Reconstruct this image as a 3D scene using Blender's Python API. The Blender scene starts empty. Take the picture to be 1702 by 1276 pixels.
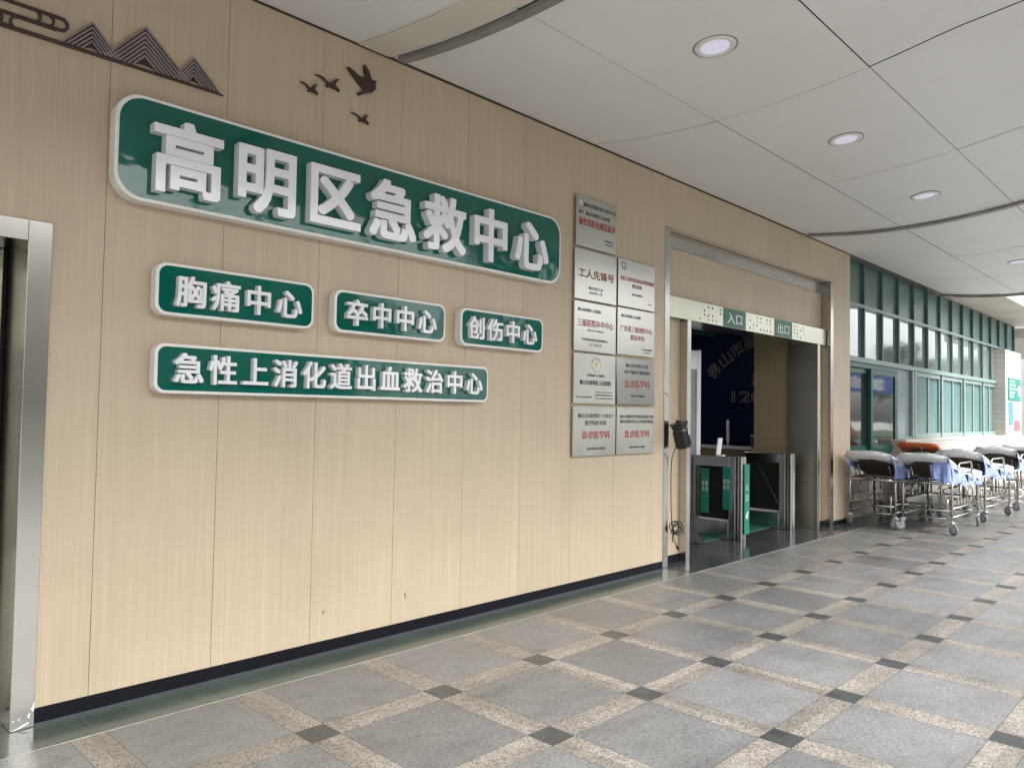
import bpy, bmesh, math, random
from mathutils import Vector, Matrix
R = math.radians
random.seed(7)
scene = bpy.context.scene
col = scene.collection

# ------------------------------------------------------------------ camera
YAW, PITCH, ROLL = 0.80142, 0.03670, 0.01656
F = Vector((math.sin(YAW)*math.cos(PITCH), math.cos(YAW)*math.cos(PITCH), math.sin(PITCH)))
RT = Vector((math.cos(YAW), -math.sin(YAW), 0)); UP = RT.cross(F)
r_ = math.cos(ROLL)*RT + math.sin(ROLL)*UP
u_ = -math.sin(ROLL)*RT + math.cos(ROLL)*UP
cam = bpy.data.cameras.new('camera'); cam_o = bpy.data.objects.new('camera', cam); col.objects.link(cam_o)
m = Matrix((( r_.x, u_.x, -F.x, 0), (r_.y, u_.y, -F.y, -4.0155), (r_.z, u_.z, -F.z, 1.4719), (0, 0, 0, 1)))
cam_o.matrix_world = m
cam.sensor_width = 36.0; cam.lens = 1261.6/1702*36.0
cam.clip_start = 0.05; cam.clip_end = 800
scene.camera = cam_o

# ------------------------------------------------------------------ world, sun, exposure
SUN_EL, SUN_AZ = R(46), R(170)      # azimuth from +y clockwise
w = bpy.data.worlds.new("World"); scene.world = w; w.use_nodes = True
nt = w.node_tree
sky = nt.nodes.new('ShaderNodeTexSky'); sky.sky_type = 'NISHITA'; sky.sun_disc = False
sky.sun_elevation = SUN_EL; sky.sun_rotation = SUN_AZ
sky.air_density = 1.0; sky.dust_density = 4.0; sky.ozone_density = 1.0
hs = nt.nodes.new('ShaderNodeHueSaturation'); hs.inputs['Saturation'].default_value = 0.10; hs.inputs['Value'].default_value = 1.0
bg = nt.nodes['Background']; bg.inputs['Strength'].default_value = 0.15
nt.links.new(sky.outputs[0], hs.inputs['Color']); nt.links.new(hs.outputs[0], bg.inputs['Color'])
sd = bpy.data.lights.new('sun', 'SUN'); sd.energy = 1.5; sd.angle = R(35); sd.color = (1, .99, .98)
so = bpy.data.objects.new('sun', sd); col.objects.link(so)
sdir = Vector((math.sin(SUN_AZ)*math.cos(SUN_EL), math.cos(SUN_AZ)*math.cos(SUN_EL), math.sin(SUN_EL)))
so.rotation_euler = (-sdir).to_track_quat('-Z', 'Y').to_euler(); so.location = (0, -20, 30)
vs = scene.view_settings; vs.view_transform = 'Standard'; vs.look = 'None'; vs.gamma = 1; vs.exposure = 1.64
scene.cycles.use_denoising = True
scene.cycles.max_bounces = 8; scene.cycles.diffuse_bounces = 5; scene.cycles.glossy_bounces = 4
scene.cycles.sample_clamp_indirect = 6

# ------------------------------------------------------------------ helpers
def lin(r, g, b):
    f = lambda c: (c/255/12.92) if c/255 <= .04045 else ((c/255+.055)/1.055)**2.4
    return (f(r), f(g), f(b))

class NT:
    def __init__(s, name):
        s.m = bpy.data.materials.new(name); s.m.use_nodes = True; s.t = s.m.node_tree
        s.b = s.t.nodes['Principled BSDF']
    def n(s, typ, **kw):
        nd = s.t.nodes.new(typ)
        for k, v in kw.items():
            if k in nd.inputs.keys() if isinstance(k, str) else False: s.set(nd.inputs[k], v)
            else: setattr(nd, k, v)
        return nd
    def set(s, inp, v):
        if hasattr(v, 'is_output') : s.t.links.new(v, inp)
        else: inp.default_value = v
    def math(s, op, a, b=None, c=None, clamp=False):
        nd = s.t.nodes.new('ShaderNodeMath'); nd.operation = op; nd.use_clamp = clamp
        for i, v in enumerate((a, b, c)):
            if v is not None: s.set(nd.inputs[i], v)
        return nd.outputs[0]
    def mix(s, fac, a, b, mode='MIX'):
        nd = s.t.nodes.new('ShaderNodeMix'); nd.data_type = 'RGBA'; nd.blend_type = mode
        s.set(nd.inputs[0], fac)
        for i, v in ((6, a), (7, b)):
            if isinstance(v, tuple) and len(v) == 3: v = v+(1,)
            s.set(nd.inputs[i], v)
        return nd.outputs[2]
    def coord(s, kind='Object'):
        return s.t.nodes.new('ShaderNodeTexCoord').outputs[kind]
    def geo(s):
        return s.t.nodes.new('ShaderNodeNewGeometry').outputs['Position']
    def mapping(s, vec, scale=(1, 1, 1), loc=(0, 0, 0), rot=(0, 0, 0)):
        nd = s.t.nodes.new('ShaderNodeMapping'); s.set(nd.inputs['Vector'], vec)
        nd.inputs['Scale'].default_value = scale; nd.inputs['Location'].default_value = loc; nd.inputs['Rotation'].default_value = rot
        return nd.outputs[0]
    def noise(s, vec, scale, detail=4, rough=.55, out='Fac'):
        nd = s.t.nodes.new('ShaderNodeTexNoise'); s.set(nd.inputs['Vector'], vec)
        nd.inputs['Scale'].default_value = scale; nd.inputs['Detail'].default_value = detail; nd.inputs['Roughness'].default_value = rough
        return nd.outputs[out]
    def ramp(s, fac, stops):
        nd = s.t.nodes.new('ShaderNodeValToRGB'); s.set(nd.inputs[0], fac)
        e = nd.color_ramp.elements
        while len(e) < len(stops): e.new(.5)
        for i, (p, c) in enumerate(stops):
            e[i].position = p; e[i].color = (c+(1,)) if isinstance(c, tuple) else (c, c, c, 1)
        return nd.outputs[0]
    def bump(s, h, strength=.2, dist=.002):
        nd = s.t.nodes.new('ShaderNodeBump'); s.set(nd.inputs['Height'], h)
        nd.inputs['Strength'].default_value = strength; nd.inputs['Distance'].default_value = dist
        s.t.links.new(nd.outputs[0], s.b.inputs['Normal'])
    def out(s, color=None, rough=None, metal=None, **kw):
        if color is not None: s.set(s.b.inputs['Base Color'], (color+(1,)) if isinstance(color, tuple) and len(color) == 3 else color)
        if rough is not None: s.set(s.b.inputs['Roughness'], rough)
        if metal is not None: s.set(s.b.inputs['Metallic'], metal)
        for k, v in kw.items(): s.set(s.b.inputs[k], v)
        return s.m

def plain(name, c, rough=.5, metal=0, var=.12, scale=6, **kw):
    t = NT(name); p = t.geo()
    n = t.noise(p, scale, 5)
    lo = tuple(x*(1-var) for x in c); hi = tuple(min(1, x*(1+var)) for x in c)
    cc = t.ramp(n, [(.3, lo), (.7, hi)])
    rr = t.math('ADD', rough-.05, t.math('MULTIPLY', t.noise(p, scale*4, 3), .1))
    return t.out(cc, rr, metal, **kw)

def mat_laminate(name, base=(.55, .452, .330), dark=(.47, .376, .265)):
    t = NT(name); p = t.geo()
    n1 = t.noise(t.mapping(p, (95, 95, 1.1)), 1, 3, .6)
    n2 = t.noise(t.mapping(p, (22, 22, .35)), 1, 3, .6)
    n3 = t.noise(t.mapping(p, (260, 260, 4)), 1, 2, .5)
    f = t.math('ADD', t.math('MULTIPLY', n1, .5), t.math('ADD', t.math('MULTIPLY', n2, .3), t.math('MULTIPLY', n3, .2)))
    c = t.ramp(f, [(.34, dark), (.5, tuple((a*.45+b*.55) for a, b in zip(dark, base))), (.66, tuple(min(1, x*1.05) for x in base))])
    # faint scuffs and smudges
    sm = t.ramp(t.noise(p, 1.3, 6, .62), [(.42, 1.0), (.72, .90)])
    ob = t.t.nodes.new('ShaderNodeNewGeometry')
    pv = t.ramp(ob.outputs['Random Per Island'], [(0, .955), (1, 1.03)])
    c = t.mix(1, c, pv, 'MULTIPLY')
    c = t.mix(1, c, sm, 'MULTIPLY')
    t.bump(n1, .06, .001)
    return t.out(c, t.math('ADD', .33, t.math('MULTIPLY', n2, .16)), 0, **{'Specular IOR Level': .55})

def mat_steel(name, c=(.52, .505, .475), rough=.22, stretch=(130, 130, 1.2), aniso=.5, smear=.07):
    t = NT(name); p = t.geo()
    n = t.noise(t.mapping(p, stretch), 1, 4, .6)
    blot = t.noise(p, 2.2, 2, .5)
    rr = t.math('ADD', rough-.08, t.math('ADD', t.math('MULTIPLY', n, .05), t.math('MULTIPLY', blot, smear)))
    cc = t.ramp(blot, [(.3, tuple(x*.88 for x in c)), (.7, c)])
    nd = t.noise(t.mapping(p, (1.6, 1.6, .9)), 1, 2)
    t.bump(nd, .10, .006)
    return t.out(cc, rr, 1.0)

def mat_tiles(name, base, joint, w_, h_, rough=.35):
    t = NT(name); p = t.geo()
    sx = t.t.nodes.new('ShaderNodeSeparateXYZ'); t.set(sx.inputs[0], p)
    cx = t.t.nodes.new('ShaderNodeCombineXYZ')
    t.set(cx.inputs[0], t.math('ADD', sx.outputs[0], sx.outputs[1])); t.set(cx.inputs[1], sx.outputs[2])
    br = t.t.nodes.new('ShaderNodeTexBrick'); t.set(br.inputs['Vector'], cx.outputs[0])
    br.inputs['Scale'].default_value = 1; br.inputs['Brick Width'].default_value = w_; br.inputs['Row Height'].default_value = h_
    br.inputs['Mortar Size'].default_value = .006; br.inputs['Color1'].default_value = base+(1,)
    br.inputs['Color2'].default_value = tuple(x*.92 for x in base)+(1,); br.inputs['Mortar'].default_value = joint+(1,)
    c = t.mix(1, br.outputs['Color'], t.ramp(t.noise(p, 1.5, 5), [(.3, .86), (.7, 1.0)]), 'MULTIPLY')
    t.bump(t.math('SUBTRACT', 1, br.outputs['Fac']), .3, .004)
    return t.out(c, rough)

def mat_floor():
    t = NT('granite_paving'); p = t.geo()
    s = t.t.nodes.new('ShaderNodeSeparateXYZ'); t.set(s.inputs[0], p)
    P_, X0, Y0 = .75, 2.6727, -.9631
    u = t.math('DIVIDE', t.math('SUBTRACT', s.outputs[0], X0), P_)
    v = t.math('DIVIDE', t.math('SUBTRACT', s.outputs[1], Y0), P_)
    def tri(a):      # distance (m) to the nearest strip centre line
        fr = t.math('SUBTRACT', a, t.math('ROUND', a))
        return t.math('MULTIPLY', t.math('ABSOLUTE', fr), P_)
    du, dv = tri(u), tri(v)
    HW = .076
    su = t.math('LESS_THAN', du, HW); sv = t.math('LESS_THAN', dv, HW)
    strip = t.math('MAXIMUM', su, sv); dark = t.math('MULTIPLY', su, sv)
    # joints
    ju = t.math('LESS_THAN', t.math('ABSOLUTE', t.math('SUBTRACT', du, HW)), .0022)
    jv = t.math('LESS_THAN', t.math('ABSOLUTE', t.math('SUBTRACT', dv, HW)), .0022)
    joint = t.math('MAXIMUM', ju, jv)
    # per stone variation
    def cell(a): return t.math('ADD', t.math('MULTIPLY', t.math('ROUND', a), 2), t.math('LESS_THAN', tri(a), HW))
    cmb = t.t.nodes.new('ShaderNodeCombineXYZ')
    t.set(cmb.inputs[0], t.math('FLOOR', u)); t.set(cmb.inputs[1], t.math('FLOOR', v)); t.set(cmb.inputs[2], strip)
    wn = t.t.nodes.new('ShaderNodeTexWhiteNoise'); t.set(wn.inputs['Vector'], cmb.outputs[0])
    vary = t.math('ADD', .80, t.math('MULTIPLY', wn.outputs['Value'], .36))
    fine = t.noise(p, 170, 3, .75); mid = t.noise(p, 55, 4, .65); big = t.noise(p, 2.2, 6, .62)
    vor = t.t.nodes.new('ShaderNodeTexVoronoi'); t.set(vor.inputs['Vector'], p); vor.inputs['Scale'].default_value = 125
    grey = t.ramp(t.math('ADD', t.math('MULTIPLY', fine, .55), t.math('MULTIPLY', mid, .45)), [(.34, (.092, .094, .094)), (.5, (.186, .188, .186)), (.66, (.315, .316, .312))])
    vs_ = t.t.nodes.new('ShaderNodeSeparateColor'); t.set(vs_.inputs[0], vor.outputs['Color'])
    pink = t.ramp(vs_.outputs[0], [(.0, (.075, .072, .07)), (.17, (.16, .145, .13)), (.28, (.25, .225, .20)), (.6, (.32, .29, .26)), (.8, (.36, .345, .325)), (.95, (.42, .41, .395))])
    pink = t.mix(.25, pink, (.255, .238, .215)); pink = t.mix(1, pink, (.90, .885, .86), 'MULTIPLY')
    drk = t.ramp(fine, [(.3, (.035, .04, .04)), (.7, (.085, .092, .090))])
    c = t.mix(strip, grey, pink); c = t.mix(dark, c, drk)
    cv = t.t.nodes.new('ShaderNodeCombineColor')
    for i in range(3): t.set(cv.inputs[i], vary)
    c = t.mix(1, c, cv.outputs[0], 'MULTIPLY')
    c = t.mix(t.math('MULTIPLY', joint, .75), c, (.05, .05, .048))
    c = t.mix(1, c, t.ramp(big, [(.3, .74), (.5, .96), (.7, 1.06)]), 'MULTIPLY')
    c = t.mix(1, c, t.ramp(t.noise(p, 9, 5, .65), [(.32, .84), (.55, 1.0), (.75, 1.06)]), 'MULTIPLY')
    # scattered dark stains
    st = t.ramp(t.noise(t.mapping(p, (1, 1.6, 1)), 5.5, 3, .5), [(.66, 1.0), (.76, .72)])
    c = t.mix(1, c, st, 'MULTIPLY')
    sw_ = t.ramp(t.noise(t.mapping(p, (.5, 5.5, 1), rot=(0, 0, .25)), 1.1, 4, .6), [(.55, 1.0), (.68, .86)])
    c = t.mix(1, c, sw_, 'MULTIPLY')
    rr = t.math('ADD', .17, t.math('ADD', t.math('MULTIPLY', big, .26), t.math('MULTIPLY', fine, .08)))
    t.bump(t.math('SUBTRACT', t.math('MULTIPLY', fine, .3), joint), .15, .002)
    return t.out(c, rr, 0, **{'Specular IOR Level': .5})

def mat_dark_granite(name, a=(.045, .055, .052), b=(.10, .115, .108), rough=.16):
    t = NT(name); p = t.geo()
    f = t.noise(p, 180, 3, .7); big = t.noise(p, 1.8, 5, .6)
    c = t.ramp(f, [(.3, a), (.7, b)])
    c = t.mix(1, c, t.ramp(big, [(.3, .8), (.7, 1.15)]), 'MULTIPLY')
    s = t.t.nodes.new('ShaderNodeSeparateXYZ'); t.set(s.inputs[0], p)
    fr = t.math('FRACT', t.math('DIVIDE', s.outputs[0], .6))
    c = t.mix(t.math('LESS_THAN', fr, .006), c, (.03, .032, .03))
    return t.out(c, t.math('ADD', rough-.05, t.math('MULTIPLY', big, .14)))

def mat_gloss_sign():
    t = NT('green_acrylic'); p = t.geo()
    n = t.noise(t.mapping(p, (1.2, 1.2, 1.6)), 1.7, 3)
    t.bump(t.math('ADD', n, t.math('MULTIPLY', t.noise(p, 7, 3), .12)), .16, .03)
    c = t.ramp(t.noise(p, 1.1, 3), [(.3, (.0012, .098, .074)), (.7, (.0015, .116, .088))])
    return t.out(c, .06, 0, **{'Specular IOR Level': .5})

def mat_letter():
    t = NT('white_letter_acrylic'); p = t.geo()
    t.bump(t.noise(p, 14, 3), .12, .006)
    c = t.ramp(t.noise(p, 5, 3), [(.3, (.80, .81, .84)), (.7, (.85, .86, .89))])
    return t.out(c, .10, 0, **{'Specular IOR Level': .6})

def mat_glass(name, base, rough=.03, ior=1.9, streak=.3):
    t = NT(name); p = t.geo()
    n = t.noise(t.mapping(p, (6, 6, .8)), 1, 5, .6)
    c = t.ramp(n, [(.3, tuple(x*(1-streak) for x in base)), (.7, tuple(x*(1+streak) for x in base))])
    t.bump(t.noise(p, .9, 2), .10, .03)
    return t.out(c, t.math('ADD', rough, t.math('MULTIPLY', n, .05)), 0, **{'IOR': ior})

def mat_fabric(name, c, rough=.75, sc=9, strength=.6, sheen=.2):
    t = NT(name); p = t.coord('Object')
    n = t.noise(p, sc, 5, .6); n2 = t.noise(p, sc*4, 4, .6)
    t.bump(t.math('ADD', n, t.math('MULTIPLY', n2, .35)), strength, .02)
    cc = t.ramp(n, [(.3, tuple(x*.82 for x in c)), (.7, c)])
    return t.out(cc, rough)

def mat_leaf():
    t = NT('leaf'); oi = t.t.nodes.new('ShaderNodeNewGeometry')
    c = t.ramp(oi.outputs['Random Per Island'], [(0, (.022, .045, .014)), (.5, (.045, .085, .024)), (1, (.085, .13, .035))])
    return t.out(c, .5)

M = {}
M['lam'] = mat_laminate('oak_laminate')
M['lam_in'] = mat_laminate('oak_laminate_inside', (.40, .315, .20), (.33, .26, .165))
M['steel'] = mat_steel('brushed_steel')
M['steel_h'] = mat_steel('brushed_steel_horizontal', stretch=(1.5, 1.5, 140))
M['steel_soft'] = mat_steel('satin_door_steel', (.54, .52, .45), .36)
M['steel_plaque'] = mat_steel('plaque_steel', (.50, .495, .465), .24, (260, 260, 1.2), smear=.1)
M['steel_plaque_dark_reflection'] = mat_steel('plaque_steel_dark_reflection', (.27, .27, .26), .2, (260, 260, 1.2), smear=.1)  # same steel, with the reflection of dark trees put into its base colour
M['steel_bright'] = mat_steel('polished_steel_header', (.44, .445, .37), .20, (3, 3, 3), smear=.15)
M['tube'] = mat_steel('steel_tube', (.50, .485, .45), .22, (3, 3, 3))
M['black'] = plain('black_skirting', (.006, .006, .010), .45, scale=3, **{'Specular IOR Level': .15})
M['gap'] = plain('dark_gap', (.17, .125, .085), .9)
M['gloss'] = mat_gloss_sign()
M['white_edge'] = plain('white_sign_rim', (.80, .79, .76), .3, scale=3, var=.04)
M['letter'] = mat_letter()
M['bronze'] = plain('brown_relief', (.050, .029, .026), .42, scale=8, var=.25)
M['bronze_edge'] = plain('lilac_relief', (.24, .19, .20), .4, scale=8, var=.15)
M['ceil'] = None
def mat_ceiling():
    t = NT('ceiling_panel_paint'); p = t.geo()
    n = t.noise(p, .9, 6, .6); sm = t.noise(t.mapping(p, (5, 1.2, 1), rot=(0, 0, .9)), 2.2, 5, .65)
    c = t.ramp(n, [(.3, (.74, .738, .728)), (.7, (.79, .788, .785))])
    c = t.mix(1, c, t.ramp(sm, [(.58, 1.0), (.82, .93)]), 'MULTIPLY')
    t.bump(t.noise(p, .7, 2), .12, .05)
    return t.out(c, .5)
M['ceil'] = mat_ceiling()
M['ceil_beige'] = plain('beige_ceiling_strip', (.66, .61, .54), .55, scale=2, var=.06)
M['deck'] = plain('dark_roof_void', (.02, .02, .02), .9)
M['greystrip'] = plain('grey_strip_metal', (.25, .24, .22), .4, scale=4, var=.2)
M['roof'] = plain('roof_grey', (.30, .30, .29), .8, scale=1)
M['lamp_rim'] = plain('white_lamp_rim', (.78, .77, .76), .35, scale=5, var=.04)
M['lamp_glass'] = plain('lilac_diffuser', (.66, .63, .80), .45, scale=5, var=.05, **{'Emission Color': (.86, .83, 1, 1), 'Emission Strength': .12})
M['floor'] = mat_floor()
M['granite'] = mat_dark_granite('green_black_granite', (.042, .060, .052), (.095, .122, .108))
M['granite_in'] = mat_dark_granite('polished_dark_granite', (.035, .037, .041), (.075, .078, .085), .13)
M['floor_in'] = plain('pale_indoor_tile', (.34, .35, .33), .25, scale=3)
M['mat_green'] = plain('green_door_mat', (.01, .09, .065), .8, scale=20)
M['concrete'] = plain('concrete_apron', (.46, .45, .425), .8, scale=1.2, var=.15)
M['asphalt'] = plain('asphalt', (.055, .055, .057), .85, scale=14, var=.3)
M['kerb'] = plain('kerb_stone', (.34, .33, .31), .8, scale=5)
M['grass'] = plain('verge_grass', (.05, .085, .025), .9, scale=9, var=.4)
M['navy'] = plain('navy_wall', (.006, .013, .055), .4, scale=2)
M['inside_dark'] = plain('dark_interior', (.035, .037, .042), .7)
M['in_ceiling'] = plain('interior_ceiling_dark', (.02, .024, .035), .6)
M['grey_panel'] = plain('grey_partition', (.22, .23, .25), .35, scale=3)
M['alu'] = plain('white_aluminium', (.72, .74, .77), .3, scale=3, var=.05)
M['outline'] = plain('gold_outline', (.46, .39, .35), .4, scale=9)
M['green_panel'] = plain('green_sticker', (.012, .21, .145), .35, scale=4, var=.08)
M['green_dark'] = plain('green_header_sticker', (.013, .135, .098), .4, scale=4, var=.08)
M['white_text'] = plain('white_lettering', (.80, .81, .80), .45, var=.03)
M['black_text'] = plain('black_lettering', (.018, .018, .02), .5)
M['red_text'] = plain('red_lettering', (.30, .018, .028), .5, var=.15)
M['brown_text'] = plain('brown_red_lettering', (.20, .055, .03), .5, var=.25)
M['screen'] = plain('white_plastic', (.80, .80, .80), .35, var=.03)
M['black_plastic'] = plain('black_plastic', (.012, .012, .013), .35, scale=12, var=.3)
M['black_cloth'] = mat_fabric('black_cloth', (.012, .012, .016), .8)
M['pale_cord'] = plain('pale_cord', (.62, .50, .45), .5)
M['gfin'] = plain('green_mullion', (.062, .125, .110), .4, scale=3, var=.1)
M['gspan'] = plain('green_spandrel', (.082, .150, .136), .35, scale=2, var=.12)
M['gframe'] = plain('pale_green_frame', (.19, .265, .25), .35, scale=3, var=.08)
M['gsash'] = plain('deep_green_sash', (.008, .085, .065), .35, scale=3, var=.1)
M['pane_up'] = mat_glass('reflective_glass', (.46, .52, .52), .015, 1.8, .08); M['pane_up'].node_tree.nodes['Principled BSDF'].inputs['Metallic'].default_value = .65
M['pane_low'] = mat_glass('frosted_teal_glass', (.125, .22, .215), .16, 1.6, .12)
M['pane_pale'] = mat_glass('pale_blind_glass', (.28, .34, .36), .12, 1.6, .1)
M['pane_dark'] = mat_glass('clear_window_glass', (.03, .042, .042), .015, 1.9)
M['tile'] = mat_tiles('white_facade_tile', (.52, .49, .45), (.36, .32, .29), .48, .115)
M['far_tile'] = mat_tiles('far_white_tile', (.66, .65, .63), (.45, .43, .42), .9, .6)
M['beige'] = plain('beige_eave', (.56, .51, .45), .7, scale=2)
M['poster_green'] = plain('green_notice', (.012, .20, .15), .45)
M['poster_blue'] = plain('blue_poster', (.06, .22, .52), .5)
M['poster_white'] = plain('white_poster', (.74, .75, .76), .5, var=.04)
M['poster_red'] = plain('red_poster', (.62, .11, .13), .5)
M['sheet'] = mat_fabric('white_cover', (.74, .76, .79), .5, 7, .7)
M['sheet_blue'] = mat_fabric('blue_sheet', (.33, .42, .78), .7, 6, .7)
M['orange'] = mat_fabric('orange_leather', (.55, .125, .032), .4, 10, .3)
M['backboard'] = plain('brown_backboard', (.045, .028, .020), .5, scale=9, var=.3)
M['rubber'] = plain('grey_castor_tyre', (.17, .175, .185), .6, scale=12)
M['hub'] = plain('pale_castor_hub', (.48, .49, .52), .45, scale=12)
M['dark_rubber'] = plain('dark_castor_tyre', (.05, .05, .05), .7, scale=12)
M['leaf'] = mat_leaf()
M['bark'] = plain('bark', (.09, .07, .05), .9, scale=12, var=.35)
M['far_wall'] = plain('far_building_render', (.42, .39, .36), .8, scale=.6)
M['far_glass'] = mat_glass('far_window_glass', (.04, .05, .06), .05, 1.6)
M['blue_banner'] = plain('blue_banner', (.025, .06, .38), .6, var=.05)
M['car_white'] = plain('white_car_paint', (.72, .72, .72), .22, var=.02)
M['car_red'] = plain('red_car_paint', (.42, .02, .02), .22, var=.03)
t_ = NT('lit_tube'); M['lit'] = t_.out((.8, .8, .8), .5, 0, **{'Emission Color': (1, 1, 1, 1), 'Emission Strength': 6.5})

class MB:
    def __init__(s): s.v = []; s.f = []
    def add(s, vs, fs):
        o = len(s.v); s.v += [tuple(p) for p in vs]; s.f += [tuple(i+o for i in f) for f in fs]; return s
    def box(s, x0, x1, y0, y1, z0, z1):
        v = [(x, y, z) for x in (x0, x1) for y in (y0, y1) for z in (z0, z1)]
        return s.add(v, [(0, 1, 3, 2), (4, 6, 7, 5), (0, 4, 5, 1), (2, 3, 7, 6), (0, 2, 6, 4), (1, 5, 7, 3)])
    def obox(s, mtx, sx, sy, sz):
        v = [mtx @ Vector((x*sx/2, y*sy/2, z*sz/2)) for x in (-1, 1) for y in (-1, 1) for z in (-1, 1)]
        return s.add(v, [(0, 1, 3, 2), (4, 6, 7, 5), (0, 4, 5, 1), (2, 3, 7, 6), (0, 2, 6, 4), (1, 5, 7, 3)])
    def tube(s, pts, r, n=8, caps=True, closed=False):
        pts = [Vector(p) for p in pts]; N = len(pts); rings = []
        prev = None
        for i, p in enumerate(pts):
            if closed: d = pts[(i+1) % N]-pts[i-1]
            else: d = pts[min(i+1, N-1)]-pts[max(i-1, 0)]
            d.normalize()
            if prev is None:
                a = Vector((0, 0, 1)) if abs(d.z) < .9 else Vector((1, 0, 0))
                e1 = d.cross(a).normalized()
            else:
                e1 = (prev-d*prev.dot(d))
                e1 = e1.normalized() if e1.length > 1e-6 else d.orthogonal().normalized()
            prev = e1; e2 = d.cross(e1)
            rr = r[i] if isinstance(r, (list, tuple)) else r
            rings.append([p+(math.cos(2*math.pi*k/n)*e1+math.sin(2*math.pi*k/n)*e2)*rr for k in range(n)])
        v = [q for ring in rings for q in ring]; f = []
        for i in range(N if closed else N-1):
            j = (i+1) % N
            for k in range(n): f.append((i*n+k, i*n+(k+1) % n, j*n+(k+1) % n, j*n+k))
        if caps and not closed: f += [tuple(range(n-1, -1, -1)), tuple(range((N-1)*n, N*n))]
        return s.add(v, f)
    def prism(s, poly, mtx, depth):
        """poly in local xy, extruded along local z 0..depth"""
        n = len(poly)
        v = [mtx @ Vector((x, y, 0)) for x, y in poly]+[mtx @ Vector((x, y, depth)) for x, y in poly]
        f = [tuple(range(n-1, -1, -1)), tuple(range(n, 2*n))]+[(i, (i+1) % n, (i+1) % n+n, i+n) for i in range(n)]
        return s.add(v, f)
    def lathe(s, prof, mtx, n=24, ring=False):
        v = []; f = []
        for (r, z) in prof:
            for k in range(n): v.append(mtx @ Vector((r*math.cos(2*math.pi*k/n), r*math.sin(2*math.pi*k/n), z)))
        for i in range(len(prof)-1):
            for k in range(n): f.append((i*n+k, i*n+(k+1) % n, (i+1)*n+(k+1) % n, (i+1)*n+k))
        if ring:
            q = (len(prof)-1)*n
            for k in range(n): f.append((q+k, q+(k+1) % n, (k+1) % n, k))
        else: f += [tuple(range(n-1, -1, -1)), tuple(range((len(prof)-1)*n, len(prof)*n))]
        return s.add(v, f)
    def build(s, name, mat, parent=None, bevel=0, smooth=False, segs=1):
        me = bpy.data.meshes.new(name); me.from_pydata(s.v, [], s.f); me.update()
        bm = bmesh.new(); bm.from_mesh(me); bmesh.ops.recalc_face_normals(bm, faces=bm.faces); bm.to_mesh(me); bm.free()
        me.materials.append(mat)
        if smooth:
            for p in me.polygons: p.use_smooth = True
        o = bpy.data.objects.new(name, me); col.objects.link(o)
        if parent:
            o.parent = parent
            o.matrix_parent_inverse = parent.matrix_basis.inverted()
        if bevel:
            b = o.modifiers.new('bevel', 'BEVEL'); b.width = bevel; b.segments = segs; b.limit_method = 'ANGLE'
            if segs > 1:
                for p in me.polygons: p.use_smooth = True
                wn = o.modifiers.new('wn', 'WEIGHTED_NORMAL'); wn.keep_sharp = True
        return o
def box(name, mat, parent, *d, bevel=0): return MB().box(*d).build(name, mat, parent, bevel)

def tag(o, label=None, cat=None, group=None, kind=None):
    if label: o['label'] = label
    if cat: o['category'] = cat
    if group: o['group'] = group
    if kind: o['kind'] = kind
    return o
def struct(o): o['kind'] = 'structure'; return o
def empty(name, loc=(0, 0, 0), label=None, cat=None, group=None):
    o = bpy.data.objects.new(name, None); col.objects.link(o); o.location = loc; o.empty_display_size = .2
    return tag(o, label, cat, group)
def kids(o): return [c for c in bpy.data.objects if c.parent == o]
def copy_tree(o, parent=None):
    c = o.copy(); col.objects.link(c)
    if parent: c.parent = parent; c.matrix_parent_inverse = o.matrix_parent_inverse.copy()
    for ch in kids(o): copy_tree(ch, c)
    return c

WALLM = Matrix(((1, 0, 0, 0), (0, 0, -1, 0), (0, 1, 0, 0), (0, 0, 0, 1)))      # local xy -> world xz, z -> -y
SIDEM = Matrix(((0, 0, -1, 0), (-1, 0, 0, 0), (0, 1, 0, 0), (0, 0, 0, 1)))     # faces -x, left is +y
_txt = {}
def text_mesh(body, offset=0., extrude=0., outline=0., res=3):
    if offset:          # heavier strokes: the same outlines laid four times, nudged to the corners, each a hair deeper than the last
        base = text_mesh(body, 0., extrude, outline, res)
        V = [v.co.copy() for v in base.vertices]; P = [tuple(p.vertices) for p in base.polygons]; n = len(V)
        bpy.data.meshes.remove(base)
        vv = []; ff = []
        pos = [(-1, -1), (1, -1), (-1, 1), (1, 1)]
        if offset > .019: pos += [(-1, -.33), (-1, .33), (1, -.33), (1, .33), (-.33, -1), (.33, -1), (-.33, 1), (.33, 1)]
        for i, (sx, sy) in enumerate(pos):
            q_ = offset*(1-.018*i); vv += [(v.x+sx*q_, v.y+sy*q_, v.z*(1-.004*i)) for v in V]; ff += [tuple(q+i*n for q in p) for p in P]
        me = bpy.data.meshes.new('lettering'); me.from_pydata(vv, [], ff); me.update()
        return me
    cu = bpy.data.curves.new('lettering', 'FONT'); cu.body = body; cu.size = 1; cu.extrude = extrude
    cu.resolution_u = res
    if outline: cu.fill_mode = 'NONE'; cu.bevel_depth = outline; cu.bevel_resolution = 0
    o = bpy.data.objects.new('lettering', cu); col.objects.link(o)
    dg = bpy.context.evaluated_depsgraph_get(); dg.update()
    me = bpy.data.meshes.new_from_object(o.evaluated_get(dg))
    bpy.data.objects.remove(o); bpy.data.curves.remove(cu)
    return me
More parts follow.
